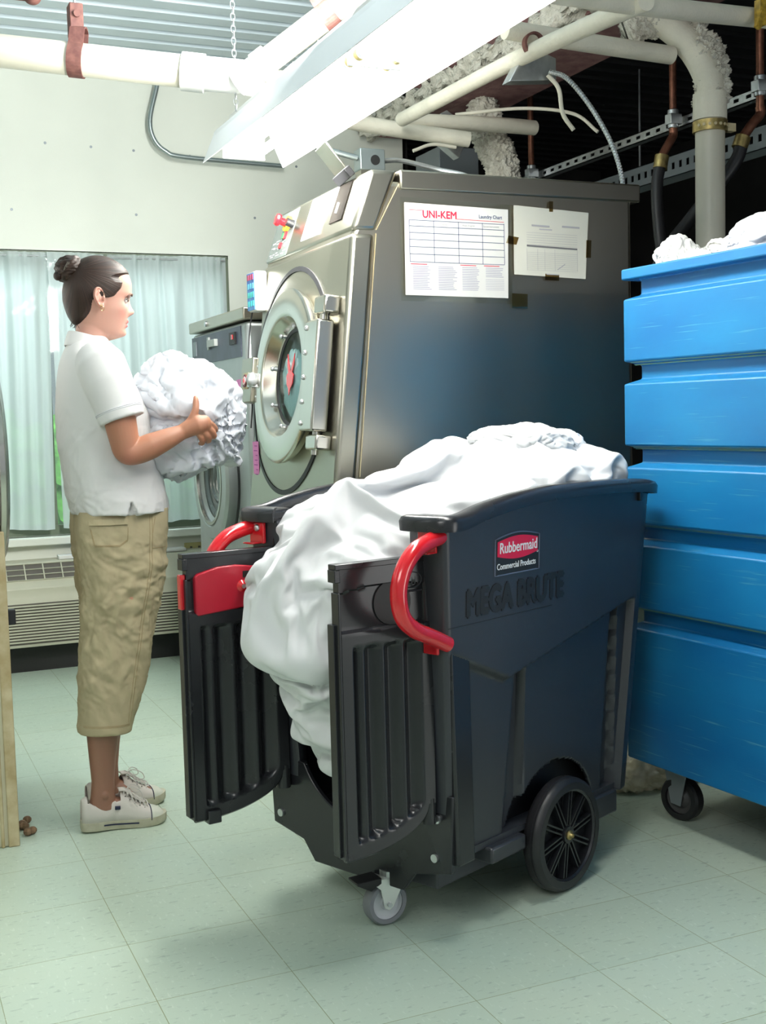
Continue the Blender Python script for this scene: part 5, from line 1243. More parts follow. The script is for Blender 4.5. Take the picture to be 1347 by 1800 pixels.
# profile of the skull and face (x at height z)
FZ = [1.480, 1.494, 1.500, 1.512, 1.530, 1.560, 1.590, 1.610, 1.630, 1.650, 1.670, 1.690, 1.710, 1.724, 1.733, 1.736]
FXF = [0.700, 0.748, 0.760, 0.766, 0.769, 0.774, 0.777, 0.781, 0.789, 0.791, 0.787, 0.778, 0.758, 0.735, 0.712, 0.692]
FXB = [0.690, 0.672, 0.660, 0.640, 0.622, 0.603, 0.594, 0.591, 0.591, 0.594, 0.600, 0.610, 0.626, 0.645, 0.668, 0.688]
FW  = [0.012, 0.030, 0.040, 0.049, 0.056, 0.064, 0.069, 0.072, 0.074, 0.0745, 0.073, 0.069, 0.058, 0.044, 0.024, 0.006]
def gauss(x, s): return np.exp(-(x/s)**2)
def head_pts(z, th, face=True, off=0.0):
    """z, th arrays -> xyz (world, centred at PY)"""
    xf = cubic(FZ, FXF, z); xb = cubic(FZ, FXB, z); w = cubic(FZ, FW, z)
    cx = xb*0.52 + xf*0.48; a_f = xf-cx; a_b = cx-xb
    c = np.cos(th); s = np.sin(th)
    e = 0.86
    ex = np.sign(c)*np.abs(c)**e; ey = np.sign(s)*np.abs(s)**0.92
    x = cx + np.where(c > 0, a_f, a_b)*ex; y = w*ey
    # jaw narrows towards the front, low down
    jaw = np.clip((1.575-z)/0.07, 0, 1)*np.clip(c, 0, 1); y = y*(1-0.20*jaw)
    if face:
        fr = (c > 0)
        nz = cubic([1.553, 1.560, 1.566, 1.572, 1.585, 1.600, 1.618], [0.0, 0.010, 0.0195, 0.0215, 0.013, 0.0065, 0.0], z)
        ws = cubic([1.555, 1.570, 1.59, 1.61], [0.017, 0.0155, 0.011, 0.010], z)
        x = x + fr*nz*np.exp(-(np.abs(y)/ws)**2.4)
        x = x + fr*0.0075*gauss(z-1.5415, 0.006)*gauss(y, 0.022)          # upper lip
        x = x + fr*0.0065*gauss(z-1.5285, 0.006)*gauss(y, 0.020)          # lower lip
        x = x - fr*0.0040*gauss(z-1.5352, 0.0025)*gauss(y, 0.024)         # mouth line
        x = x - fr*0.0035*gauss(z-1.519, 0.005)*gauss(y, 0.022)
        x = x + fr*0.0060*gauss(z-1.503, 0.010)*gauss(y, 0.024)           # chin
        x = x - fr*0.0110*gauss(z-1.604, 0.011)*gauss(np.abs(y)-0.032, 0.016)   # eye sockets
        x = x + fr*0.0040*gauss(z-1.622, 0.008)*gauss(np.abs(y)-0.028, 0.024)   # brow
        ck = fr*0.0035*gauss(z-1.575, 0.020)*gauss(np.abs(y)-0.045, 0.018); x = x + ck; y = y + np.sign(y)*ck
    if np.any(off):
        dx = x-cx; dy = y; L = np.sqrt(dx*dx+dy*dy)+1e-6
        x = x + dx/L*off; y = y + dy/L*off
    return np.stack([x, PY+y, z], -1)
def head_mb(face=True, off=None, nz=170, nt=150):
    t = np.linspace(0.012, 0.988, nz); zz = 1.480 + (1.736-1.480)*(0.5-0.5*np.cos(PI*t))
    th = np.linspace(-PI, PI, nt, endpoint=False)
    Z, T = np.meshgrid(zz, th, indexing='ij')
    o = off(Z, T) if off else 0.0
    V = head_pts(Z, T, face, o)
    if off: V[..., 2] += np.clip((Z-1.68)/0.056, 0, 1)*o
    return MB().rings([list(r) for r in V])
def ell_ring(cx, cy, z, ax_, ay, n=48, e=2.2, tilt=0.0):
    P = []
    for k in range(n):
        a = 2*PI*k/n; c, s = math.cos(a), math.sin(a)
        x = math.copysign(abs(c)**(2/e), c)*ax_; y = math.copysign(abs(s)**(2/e), s)*ay
        P.append((cx+x, cy+y, z+tilt*x))
    return P
skin = [head_mb()]
# neck
skin.append(MB().rings([ell_ring(0.655, PY, 1.40, 0.065, 0.085), ell_ring(0.657, PY, 1.44, 0.056, 0.066), ell_ring(0.661, PY, 1.475, 0.050, 0.053), ell_ring(0.668, PY, 1.51, 0.050, 0.050), ell_ring(0.672, PY, 1.55, 0.052, 0.052), ell_ring(0.675, PY, 1.60, 0.05, 0.05)]))
# torso under the shirt
TZ = [0.90, 0.98, 1.05, 1.12, 1.20, 1.28, 1.34, 1.40, 1.44, 1.465]
TF = [0.845, 0.838, 0.825, 0.815, 0.812, 0.800, 0.770, 0.735, 0.710, 0.695]
TB = [0.600, 0.595, 0.595, 0.585, 0.572, 0.570, 0.575, 0.585, 0.600, 0.612]
TW = [0.160, 0.150, 0.140, 0.140, 0.148, 0.155, 0.162, 0.165, 0.13, 0.08]
skin.append(MB().rings([ell_ring((f+b)/2, PY, z, (f-b)/2, w) for z, f, b, w in zip(TZ, TF, TB, TW)]))
skin.append(MB().rings([ell_ring(0.715, PY, 0.70, 0.10, 0.13), ell_ring(0.715, PY, 0.82, 0.118, 0.165), ell_ring(0.718, PY, 0.93, 0.118, 0.16)]))
def tube_r(pts, r, n=24, k=8):
    P = smooth_path(pts, k); R_ = np.interp(np.linspace(0, len(pts)-1, len(P)), range(len(pts)), r)
    b = MB().tube(P, list(R_), n)
    for c, rr_ in ((P[0], R_[0]), (P[-1], R_[-1])): b.ball(c, (rr_*0.98,)*3, 16, 10)
    return b
def arm(sy):
    y = lambda d: PY + sy*d
    o = []
    o.append(tube_r([(0.655, y(0.140), 1.415), (0.680, y(0.172), 1.34), (0.697, y(0.190), 1.26), (0.708, y(0.198), 1.19), (0.716, y(0.202), 1.152), (0.745, y(0.205), 1.150), (0.785, y(0.207), 1.164), (0.835, y(0.208), 1.184), (0.880, y(0.206), 1.202)],
                    [0.056, 0.052, 0.048, 0.0435, 0.039, 0.038, 0.038, 0.031, 0.0225], 28))
    # palm
    o.append(tube_r([(0.880, y(0.206), 1.202), (0.900, y(0.209), 1.212), (0.925, y(0.213), 1.222), (0.943, y(0.214), 1.226)], [0.023, 0.026, 0.030, 0.026], 20))
    # thumb, leaving the side of the palm and lying up the sheet
    o.append(tube_r([(0.900, y(0.208), 1.222), (0.912, y(0.214), 1.245), (0.921, y(0.214), 1.268), (0.925, y(0.206), 1.292), (0.926, y(0.200), 1.303)], [0.016, 0.0125, 0.0105, 0.0095, 0.007], 14))
    # four fingers curling under and into the sheet
    F = [[(0.940, y(0.210), 1.236), (0.963, y(0.210), 1.226), (0.982, y(0.196), 1.211), (0.990, y(0.178), 1.204)],
         [(0.942, y(0.216), 1.222), (0.963, y(0.214), 1.206), (0.978, y(0.198), 1.190), (0.982, y(0.178), 1.184)],
         [(0.936, y(0.218), 1.208), (0.952, y(0.214), 1.190), (0.962, y(0.198), 1.176), (0.962, y(0.178), 1.172)],
         [(0.926, y(0.216), 1.198), (0.936, y(0.212), 1.180), (0.942, y(0.198), 1.168), (0.940, y(0.182), 1.166)]]
    for f, r in zip(F, (0.0098, 0.0100, 0.0095, 0.0082)): o.append(tube_r(f, [r*1.12, r*1.04, r, r*0.82], 14))
    return o
skin += arm(-1)
# the other arm reaches round under the far side of the bundle
y = lambda d: PY + d
skin.append(tube_r([(0.655, y(0.140), 1.415), (0.680, y(0.172), 1.34), (0.70, y(0.19), 1.25), (0.715, y(0.20), 1.16), (0.77, y(0.20), 1.14), (0.85, y(0.19), 1.13), (0.91, y(0.17), 1.14)], [0.056, 0.052, 0.046, 0.040, 0.037, 0.030, 0.022], 24))
skin.append(tube_r([(0.91, y(0.17), 1.14), (0.945, y(0.155), 1.15), (0.965, y(0.145), 1.155)], [0.022, 0.028, 0.026], 18))
for k in range(4):
    zz = 1.135+0.014*k; skin.append(tube_r([(0.96, y(0.15), zz), (0.99, y(0.14), zz+0.006), (1.01, y(0.12), zz+0.012), (1.015, y(0.10), zz+0.016)], [0.0105, 0.0098, 0.009, 0.0075], 12))
skin.append(tube_r([(0.93, y(0.15), 1.165), (0.945, y(0.14), 1.19), (0.95, y(0.125), 1.21)], [0.014, 0.011, 0.008], 12))
# legs and feet: near leg (sy=-1) a little behind
def leg(cy, dx):
    o = [MB().rings([ell_ring(0.715, PY+cy*0.9, 0.84, 0.10, 0.085), ell_ring(0.70+dx*0.2, PY+cy, 0.70, 0.085, 0.078), ell_ring(0.685+dx*0.5, PY+cy, 0.55, 0.066, 0.06), ell_ring(0.668+dx*0.7, PY+cy, 0.45, 0.056, 0.052),
                     ell_ring(0.640+dx*0.9, PY+cy, 0.36, 0.056, 0.050), ell_ring(0.628+dx, PY+cy, 0.29, 0.048, 0.044), ell_ring(0.624+dx, PY+cy, 0.22, 0.040, 0.036), ell_ring(0.622+dx, PY+cy, 0.15, 0.034, 0.030),
                     ell_ring(0.620+dx, PY+cy, 0.11, 0.036, 0.030), ell_ring(0.618+dx, PY+cy, 0.07, 0.042, 0.030), ell_ring(0.622+dx, PY+cy, 0.045, 0.05, 0.03)])]
    o.append(tube_r([(0.610+dx, PY+cy, 0.07), (0.66+dx, PY+cy, 0.062), (0.71+dx, PY+cy, 0.045), (0.765+dx, PY+cy, 0.036)], [0.030, 0.032, 0.026, 0.018], 18))
    for s in (-1, 1): o.append(MB().ball((0.622+dx, PY+cy+s*0.026, 0.112), (0.012, 0.010, 0.014), 12, 8))
    return o
NL, FLg = -0.085, 0.085
skin += leg(NL, 0.0) + leg(FLg, 0.045)
# ears
def ear(sy):
    b = MB(); n1, n2 = 34, 16
    for face_ in (0,):
        V = []
        for i in range(n2+1):
            r = i/n2; row = []
            for j in range(n1):
                a = 2*PI*j/n1
                ex = 0.0185*math.cos(a)*r; ez = 0.0315*math.sin(a)*r*(1.0 if math.sin(a) > 0 else 1.0)
                if ez < 0: ex *= (1-0.35*abs(math.sin(a)))
                h = 0.011*math.exp(-((r-0.86)/0.13)**2)*(1-0.5*max(0, -math.sin(a))) + 0.004*(1-r) - 0.003*math.exp(-((r-0.5)/0.2)**2)
                if r == 1: h = -0.016
                # tilt: the back edge stands out from the head
                out = 0.0855 + h + 0.012*(-ex/0.0165)*0.9 - 0.004
                row.append((0.678+ex-0.10*ez, PY+sy*out, 1.608+ez))
            V.append(row)
        b.rings(V, cap=True)
        # fold and lobe
    b.ball((0.683, PY+sy*0.084, 1.581), (0.0085, 0.005, 0.009), 14, 8)
    b.ball((0.6905, PY+sy*0.081, 1.605), (0.0045, 0.005, 0.007), 12, 8)
    b.tube([(0.672, PY+sy*0.090, 1.596), (0.669, PY+sy*0.092, 1.608), (0.673, PY+sy*0.091, 1.62), (0.680, PY+sy*0.087, 1.626)], 0.0028, 8)
    return b
skin += [ear(-1), ear(1)]
def skin_mat():
    m = pm('skin', (0.62, 0.36, 0.27), 0.48, sss=0.15, bump=0.03, bs=350)
    nt = m.node_tree; b = nt.nodes['Principled BSDF']; a = nt.nodes.new('ShaderNodeVertexColor'); a.layer_name = 'tone'
    nt.links.new(a.outputs['Color'], b.inputs['Base Color']); return m
def skin_fn(co, no, me):
    x = co[:, 0]; y_ = co[:, 1]-PY; z = co[:, 2]
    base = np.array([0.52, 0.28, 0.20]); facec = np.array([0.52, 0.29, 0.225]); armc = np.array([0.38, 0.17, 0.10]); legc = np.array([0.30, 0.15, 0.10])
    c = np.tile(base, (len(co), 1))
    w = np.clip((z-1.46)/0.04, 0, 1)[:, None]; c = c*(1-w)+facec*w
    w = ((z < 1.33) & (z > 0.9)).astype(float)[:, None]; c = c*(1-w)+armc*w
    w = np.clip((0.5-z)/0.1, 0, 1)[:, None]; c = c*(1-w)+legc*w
    hd = z > 1.47
    bl = hd*np.exp(-((x-0.755)/0.020)**2-((z-1.567)/0.020)**2); c = c + bl[:, None]*(np.array([0.52, 0.20, 0.16])-c)*0.5
    for zc, s in ((1.5405, 0.0048), (1.5290, 0.0052)):
        lp = hd*(x > 0.756)*np.exp(-((z-zc)/s)**4)*np.exp(-(np.abs(y_)/0.023)**6); c = c + lp[:, None]*(np.array([0.42, 0.10, 0.11])-c)*0.9
    ml = hd*(x > 0.756)*np.exp(-((z-1.5350)/0.0016)**2)*np.exp(-(np.abs(y_)/0.024)**6); c = c*(1-0.75*ml[:, None])
    er = np.exp(-((x-0.670)/0.012)**2)*(np.abs(y_) > 0.078)*hd; c = c + er[:, None]*(np.array([0.66, 0.26, 0.20])-c)*0.5
    el = np.exp(-((x-0.712)/0.03)**2-((z-1.125)/0.03)**2)*(y_ < -0.1); c = c + el[:, None]*(np.array([0.50, 0.20, 0.15])-c)*0.5
    col = me.color_attributes.new('tone', 'FLOAT_COLOR', 'POINT')
    col.data.foreach_set('color', np.concatenate([c, np.ones((len(c), 1))], 1).reshape(-1).astype(np.float32))
    co = co.copy(); co[:, 0] -= 0.66; co[:, 1] -= PY
    return co
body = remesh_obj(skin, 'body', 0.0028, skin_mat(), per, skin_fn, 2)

# eyes, brows, lashes
for sy in (-1, 1):
    e = lp_(MB().ball((0.7650, PY+sy*0.030, 1.6045), (0.0092, 0.0105, 0.0090), 20, 14)).build('eye', pm('eye_white', (0.70, 0.68, 0.66), 0.2), per, smooth=True)
    lp_(MB().ball((0.7700, PY+sy*0.0335, 1.6045), (0.0052, 0.0060, 0.0062), 16, 10)).build('iris', pm('iris', (0.06, 0.04, 0.03), 0.15), e, smooth=True)
    lid = MB().tube([(0.7745, PY+sy*0.020, 1.6095), (0.7765, PY+sy*0.028, 1.6125), (0.773, PY+sy*0.038, 1.6105), (0.764, PY+sy*0.0455, 1.6055)], 0.0016, 8)
    lp_(lid).build('lashes', pm('lashes', (0.05, 0.03, 0.02), 0.8), per, smooth=True)
    bw = MB().tube([(0.7885, PY+sy*0.014, 1.6185), (0.7870, PY+sy*0.026, 1.6225), (0.7805, PY+sy*0.038, 1.6225), (0.768, PY+sy*0.050, 1.6165)], [0.002, 0.003, 0.0026, 0.001], 8)
    lp_(bw).build('eyebrow', pm('brow', (0.12, 0.06, 0.035), 0.8), per, smooth=True)

# hair: the skull pushed out where hair grows, sunk elsewhere
def hair_off(Z, T):
    P = head_pts(Z, T, False, 0.0); x = P[..., 0]; z = P[..., 2]
    # front hairline x limit by height
    lim = cubic([1.48, 1.535, 1.555, 1.575, 1.600, 1.612, 1.625, 1.640, 1.655, 1.668, 1.678, 1.684, 1.70], [0.60, 0.628, 0.645, 0.655, 0.660, 0.722, 0.735, 0.748, 0.752, 0.742, 0.760, 0.790, 0.90], z.reshape(-1)).reshape(z.shape)
    # round the back of the ear
    d = np.clip((lim - x)/np.where((z > 1.655) & (x > lim), 0.006, np.where(z > 1.655, 0.03, 0.011)), -1, 1)
    grow = 0.0075*np.clip((1.70-z)/0.2+0.7, 0, 1)*np.clip((0.805-x)/0.05, 0.25, 1)
    return np.where(d > 0, grow*np.clip(d, 0, 1), 0) + np.where(d <= 0, -0.006, 0)
def hair_mat():
    m = bpy.data.materials.new('brown_hair'); m.use_nodes = True; nt = m.node_tree; b = nt.nodes['Principled BSDF']
    a = nt.nodes.new('ShaderNodeVertexColor'); a.layer_name = 'strand'
    mp = nt.nodes.new('ShaderNodeMapping'); mp.inputs['Scale'].default_value = (30, 30, 8); nt.links.new(a.outputs['Color'], mp.inputs[0])
    n = nt.nodes.new('ShaderNodeTexNoise'); n.noise_dimensions = '3D'; n.inputs['Scale'].default_value = 1.0; n.inputs['Detail'].default_value = 2; nt.links.new(mp.outputs[0], n.inputs[0])
    r = nt.nodes.new('ShaderNodeValToRGB'); r.color_ramp.elements[0].position = 0.3; r.color_ramp.elements[1].position = 0.75
    r.color_ramp.elements[0].color = (0.007, 0.0035, 0.002, 1); r.color_ramp.elements[1].color = (0.040, 0.017, 0.009, 1)
    nt.links.new(n.outputs['Fac'], r.inputs[0]); nt.links.new(r.outputs[0], b.inputs['Base Color'])
    bp = nt.nodes.new('ShaderNodeBump'); bp.inputs['Strength'].default_value = 0.5; bp.inputs['Distance'].default_value = 0.002
    nt.links.new(n.outputs['Fac'], bp.inputs['Height']); nt.links.new(bp.outputs[0], b.inputs['Normal']); b.inputs['Roughness'].default_value = 0.5; b.inputs['Specular IOR Level'].default_value = 0.35
    return m
HM = hair_mat()
def strand(o, centre, freq, along, mode='fan'):
    me = o.data; n = len(me.vertices); co = np.empty(n*3); me.vertices.foreach_get('co', co); co = co.reshape(-1, 3)
    d = co - np.array(centre); rad = np.linalg.norm(d, axis=1)
    if mode == 'fan':
        ang = np.arctan2(d[:, 2], d[:, 0]); lat = np.arctan2(d[:, 1], np.sqrt(d[:, 0]**2+d[:, 2]**2))
        tw = np.clip((0.055-np.abs(co[:, 1]))/0.02, 0, 1)*(co[:, 2] > 1.66); c = np.stack([ang, co[:, 1]*7*tw, rad*0.4], -1)
    else:
        ang = np.arctan2(d[:, 1], d[:, 0]-d[:, 2]*0.4); c = np.stack([ang*0.12, rad*3, d[:, 2]*2.4+d[:, 0]*1.2], -1)
    col = me.color_attributes.new('strand', 'FLOAT_COLOR', 'POINT')
    col.data.foreach_set('color', np.concatenate([c, np.ones((n, 1))], 1).reshape(-1).astype(np.float32))
hb = head_mb(False, hair_off, 230, 260)
hair = lp_(hb).build('hair', HM, per, smooth=True, angle=180)
strand(hair, (0.615-0.66, 0, 1.690), 26, 10)
# bun
nb = 160; th = np.linspace(0, 2*PI, nb); ph = np.linspace(0.001, PI-0.001, 110); TH, PH = np.meshgrid(th, ph)
S = np.stack([np.sin(PH)*np.cos(TH), np.sin(PH)*np.sin(TH), np.cos(PH)], -1)
V = S*np.array([0.046, 0.047, 0.043]); V = V + S*(0.003*perlin(np.stack([S[..., 0]*2+S[..., 2]*3, S[..., 1]*2, S[..., 2]*1.2], -1)*1.8, 5) + 0.003*perlin(S*np.array([2, 2, 5]), 8))[..., None]
c, s = math.cos(0.5), math.sin(0.5)
V = np.stack([V[..., 0]*c - V[..., 2]*s, V[..., 1], V[..., 0]*s + V[..., 2]*c], -1) + np.array([0.609, PY, 1.697])
bun = lp_(MB().grid(V)).build('hair_bun', HM, hair, smooth=True, angle=180); strand(bun, (0.609-0.66, 0, 1.697), 5, 3, 'bun')
b = MB().ball((0.571, PY-0.008, 1.676), (0.013, 0.018, 0.014), 20, 12); o = lp_(b).build('hair_curl', HM, hair, smooth=True); strand(o, (0.571-0.66, 0, 1.676), 6, 3, 'bun')
b = MB()
for k in range(3): b.tube([(0.583+k*0.004, PY-0.036, 1.684+k*0.003), (0.588+k*0.004, PY-0.044, 1.700), (0.596+k*0.003, PY-0.043, 1.714)], 0.0011, 6)
lp_(b).build('hair_clip', M['ac_dark'], hair, smooth=True)
# loose hairs at the nape
b = MB(); rr = random.Random(9)
for k in range(26):
    x0 = 0.618+rr.random()*0.03; z0 = 1.545+rr.random()*0.01; dy = (rr.random()-0.5)*0.06
    b.tube([(x0, PY+dy, z0), (x0-0.006-rr.random()*0.012, PY+dy*1.1, z0-0.012), (x0-0.008-rr.random()*0.02, PY+dy*1.2, z0-0.022-rr.random()*0.012)], 0.0006, 4)
o = lp_(b).build('stray_hair', HM, hair); strand(o, (0, 0, 0), 5, 3)
# earrings
b = MB().ball((0.6795, PY-0.0895, 1.5825), 0.0022, 10, 8)
b.tube([(0.6835+0.0048*math.cos(a), PY-0.0895, 1.5735+0.0065*math.sin(a)) for a in np.linspace(0, 2*PI, 18, endpoint=False)], 0.0009, 6, loop=True)
lp_(b).build('earring', M['gold'], per, smooth=True)

# ---- polo shirt
SHZ = [0.962, 0.985, 1.02, 1.08, 1.14, 1.20, 1.26, 1.32, 1.37, 1.41, 1.44, 1.465, 1.485, 1.497]
SHF = [0.868, 0.868, 0.865, 0.853, 0.842, 0.834, 0.826, 0.797, 0.771, 0.752, 0.737, 0.722, 0.712, 0.706]
SHB = [0.583, 0.577, 0.569, 0.560, 0.553, 0.549, 0.551, 0.554, 0.559, 0.566, 0.575, 0.586, 0.598, 0.604]
SHW = [0.182, 0.180, 0.172, 0.162, 0.158, 0.162, 0.170, 0.176, 0.178, 0.170, 0.145, 0.100, 0.068, 0.058]
zz = np.linspace(0.962, 1.497, 60)
f_, b_, w_ = cubic(SHZ, SHF, zz), cubic(SHZ, SHB, zz), cubic(SHZ, SHW, zz)
torso = MB().rings([ell_ring((f+bk)/2, PY, z, (f-bk)/2, w, 72, 2.25) for z, f, bk, w in zip(zz, f_, b_, w_)])
slv = [torso]
for sy in (-1, 1):
    slv.append(MB().tube([(0.650, PY+sy*0.115, 1.435), (0.660, PY+sy*0.148, 1.405), (0.676, PY+sy*0.170, 1.35), (0.690, PY+sy*0.184, 1.30), (0.700, PY+sy*0.192, 1.262), (0.705, PY+sy*0.195, 1.245)], [0.060, 0.073, 0.072, 0.068, 0.066, 0.065], 40))
    slv.append(MB().tube([(0.6975, PY+sy*0.1905, 1.272), (0.7055, PY+sy*0.1955, 1.242)], [0.0675, 0.0672], 40))
def shirt_fn(co, no, me):
    P = co.copy(); z = P[:, 2]; x = P[:, 0]; y_ = P[:, 1]-PY
    Q = P.copy(); Q[:, 2] *= 0.6; Q[:, 0] -= 0.35*(P[:, 2]-1.2)
    amp = 0.010*np.clip((1.42-z)/0.2, 0.15, 1)
    sl = (y_ < -0.125) & (z > 1.22) & (z < 1.42)
    amp = np.where(sl, amp*0.35, amp)
    low = np.clip((1.12-z)/0.14, 0, 1)
    h = folds(Q, 0.15, 3, 3)
    Q2 = P.copy(); Q2[:, 0] *= 0.5; h2 = folds(Q2, 0.09, 8, 2)
    d = amp*(h-0.35) + 0.010*low*(h2-0.35)
    # hem: thin out and side vent
    P = P + no*d[:, None]
    vent = (z < 1.0) & (np.abs(x-0.728) < 0.014*(1.0-z)/0.035) 
    P[vent, 1] -= np.sign(y_[vent])*0.022
    P[:, 0] -= 0.66; P[:, 1] -= PY
    return P
polo = pm('white_polo', (0.70, 0.70, 0.69), 0.9, bump=0.06, bs=700, spec=0.2)
shirt = remesh_obj(slv, 'polo_shirt', 0.0045, polo, per, shirt_fn, 4)
# hems and sleeve bands as raised stitched lines
for sy in (-1, 1):
    for t in (0.0, 0.14):
        c0 = np.array([0.6975, PY+sy*0.1905, 1.272]); c1 = np.array([0.7055, PY+sy*0.1955, 1.242]); d = (c1-c0)/np.linalg.norm(c1-c0); u, w, _ = frame_of(d)
        c = c0 + (c1-c0)*t
        lp_(MB().tube([c + 0.0676*(math.cos(a)*u+math.sin(a)*w) for a in np.linspace(0, 2*PI, 60, endpoint=False)], 0.0011, 6, loop=True)).build('sleeve_band', pm('stitch', (0.66, 0.68, 0.72), 0.9), shirt, smooth=True)
# collar
def collar():
    n = 72; V = []
    for (rx, ry, zoff, cxo) in [(0.052, 0.054, 0.005, 0.0), (0.0535, 0.056, 0.012, 0.0), (0.056, 0.059, 0.010, 0.0), (0.064, 0.070, -0.010, 0.001), (0.072, 0.082, -0.030, 0.003), (0.070, 0.080, -0.033, 0.003)]:
        row = []
        for k in range(n):
            a = 2*PI*k/n; c, s = math.cos(a), math.sin(a)
            # the collar drops to the front
            zc = 1.503 - 0.037*(c*0.5+0.5)**1.1
            row.append((0.652+cxo+0.010*(c*0.5+0.5)+rx*c*1.02, PY+ry*s, zc+zoff - (0.012 if (c > 0.75 and zoff < 0) else 0)))
        V.append(row)
    b = MB(); b.rings(V, cap=False); return b
lp_(collar()).build('collar', polo, shirt, smooth=True, solid=0.0022, sub=1, angle=180)

# ---- capri pants
def ptube(cy, dx, s):
    Z = [0.972, 0.90, 0.83, 0.76, 0.69, 0.62, 0.55, 0.47, 0.40, 0.33, 0.302]
    F = [0.857, 0.852, 0.846, 0.838, 0.822, 0.806, 0.790, 0.773, 0.750, 0.722, 0.712]
    B_ = [0.588, 0.582, 0.582, 0.583, 0.582, 0.580, 0.570, 0.563, 0.559, 0.556, 0.556]
    Wy = [0.075, 0.088, 0.092, 0.090, 0.086, 0.082, 0.079, 0.077, 0.076, 0.075, 0.0745]
    zz = np.linspace(0.302, 0.972, 50)
    f, bk, wy = cubic(Z, F, zz), cubic(Z, B_, zz), cubic(Z, Wy, zz)
    k = np.clip((0.9-zz)/0.5, 0, 1)
    return MB().rings([ell_ring((a+b)/2+dx*kk, PY+cy*(0.92+0.08*kk), z, (a-b)/2, w, 56, 2.3, -0.10*max(0, (0.34-z)/0.04)*0.5) for z, a, b, w, kk in zip(zz, f, bk, wy, k)])
pt_ = [ptube(NL, 0.0, -1), ptube(FLg, 0.045, 1)]
pt_.append(MB().rings([ell_ring(0.715, PY, 0.78, 0.115, 0.10, 56), ell_ring(0.718, PY, 0.84, 0.132, 0.165, 56), ell_ring(0.720, PY, 0.90, 0.134, 0.168, 56), ell_ring(0.722, PY, 0.975, 0.133, 0.158, 56)]))
# hem band
for cy, dx in ((NL, 0), (FLg, 0.045)):
    pt_.append(MB().rings([ell_ring(0.634+dx, PY+cy, 0.302, 0.0805, 0.0770, 56, 2.3, -0.05), ell_ring(0.635+dx, PY+cy, 0.326, 0.0825, 0.0775, 56, 2.3, -0.04)]))
def pants_fn(co, no, me):
    P = co.copy(); z = P[:, 2]
    Q = P.copy(); Q = np.stack([P[:, 0]*0.9+0.75*(P[:, 2]), P[:, 1], P[:, 2]*0.55-P[:, 0]*0.55], -1)
    amp = 0.024*np.clip((z-0.31)/0.08, 0.0, 1)*np.clip((0.99-z)/0.12, 0.15, 1)
    amp *= 0.65 + 0.5*np.exp(-((z-0.72)/0.12)**2)
    h = folds(Q, 0.15, 14, 3); h2 = folds(P, 0.07, 19, 2)
    P = P + no*(amp*(h-0.38) + 0.35*amp*(h2-0.38))[:, None]
    P[:, 0] -= 0.66; P[:, 1] -= PY
    return P
kh = pm('khaki_cotton', (0.43, 0.37, 0.235), 0.9, bump=0.08, bs=650, var=0.05, vs=10, spec=0.15)
pants = remesh_obj(pt_, 'capri_pants', 0.0045, kh, per, pants_fn, 4)
# seams, pocket flap and pocket outline laid on the surface with a raycast
from mathutils.bvhtree import BVHTree
bv = BVHTree.FromPolygons([v.co.copy() for v in pants.data.vertices], [tuple(p.vertices) for p in pants.data.polygons])
def snap(x, z, off=0.0012):
    h = bv.ray_cast(Vector((x-0.66, -0.6, z)), Vector((0, 1, 0)))
    return (x-0.66, (h[0].y if h[0] else -0.15)-off, z)
st = pm('khaki_seam', (0.36, 0.28, 0.15), 0.9)
def seam(pts, r=0.0009, name='seam'):
    P = []
    for (x0, z0), (x1, z1) in zip(pts, pts[1:]):
        for k in range(14): P.append(snap(x0+(x1-x0)*k/14, z0+(z1-z0)*k/14, 0.0006))
    P.append(snap(*pts[-1], 0.0006)); MB().tube(P, r, 5).build(name, st, pants)
for dx in (0.0, 0.008): seam([(0.785+dx, 0.955), (0.775+dx, 0.80), (0.748+dx, 0.66), (0.72+dx, 0.50), (0.695+dx, 0.335)])
seam([(0.610, 0.925), (0.618, 0.872), (0.69, 0.870), (0.712, 0.885), (0.716, 0.925)], name='pocket_seam')
seam([(0.612, 0.922), (0.62, 0.875), (0.69, 0.873), (0.710, 0.888)], name='pocket_seam')
seam([(0.802, 0.95), (0.79, 0.90), (0.787, 0.858), (0.84, 0.856)], name='pocket_seam')
seam([(0.565, 0.336), (0.63, 0.333), (0.70, 0.329)]); seam([(0.565, 0.332), (0.63, 0.329), (0.70, 0.325)])
fl = [snap(x, z, 0.004) for z in (0.952, 0.934) for x in np.linspace(0.608, 0.716, 10)]
MB().grid(np.array(fl).reshape(2, 10, 3)).build('pocket_flap', kh, pants, solid=0.004)

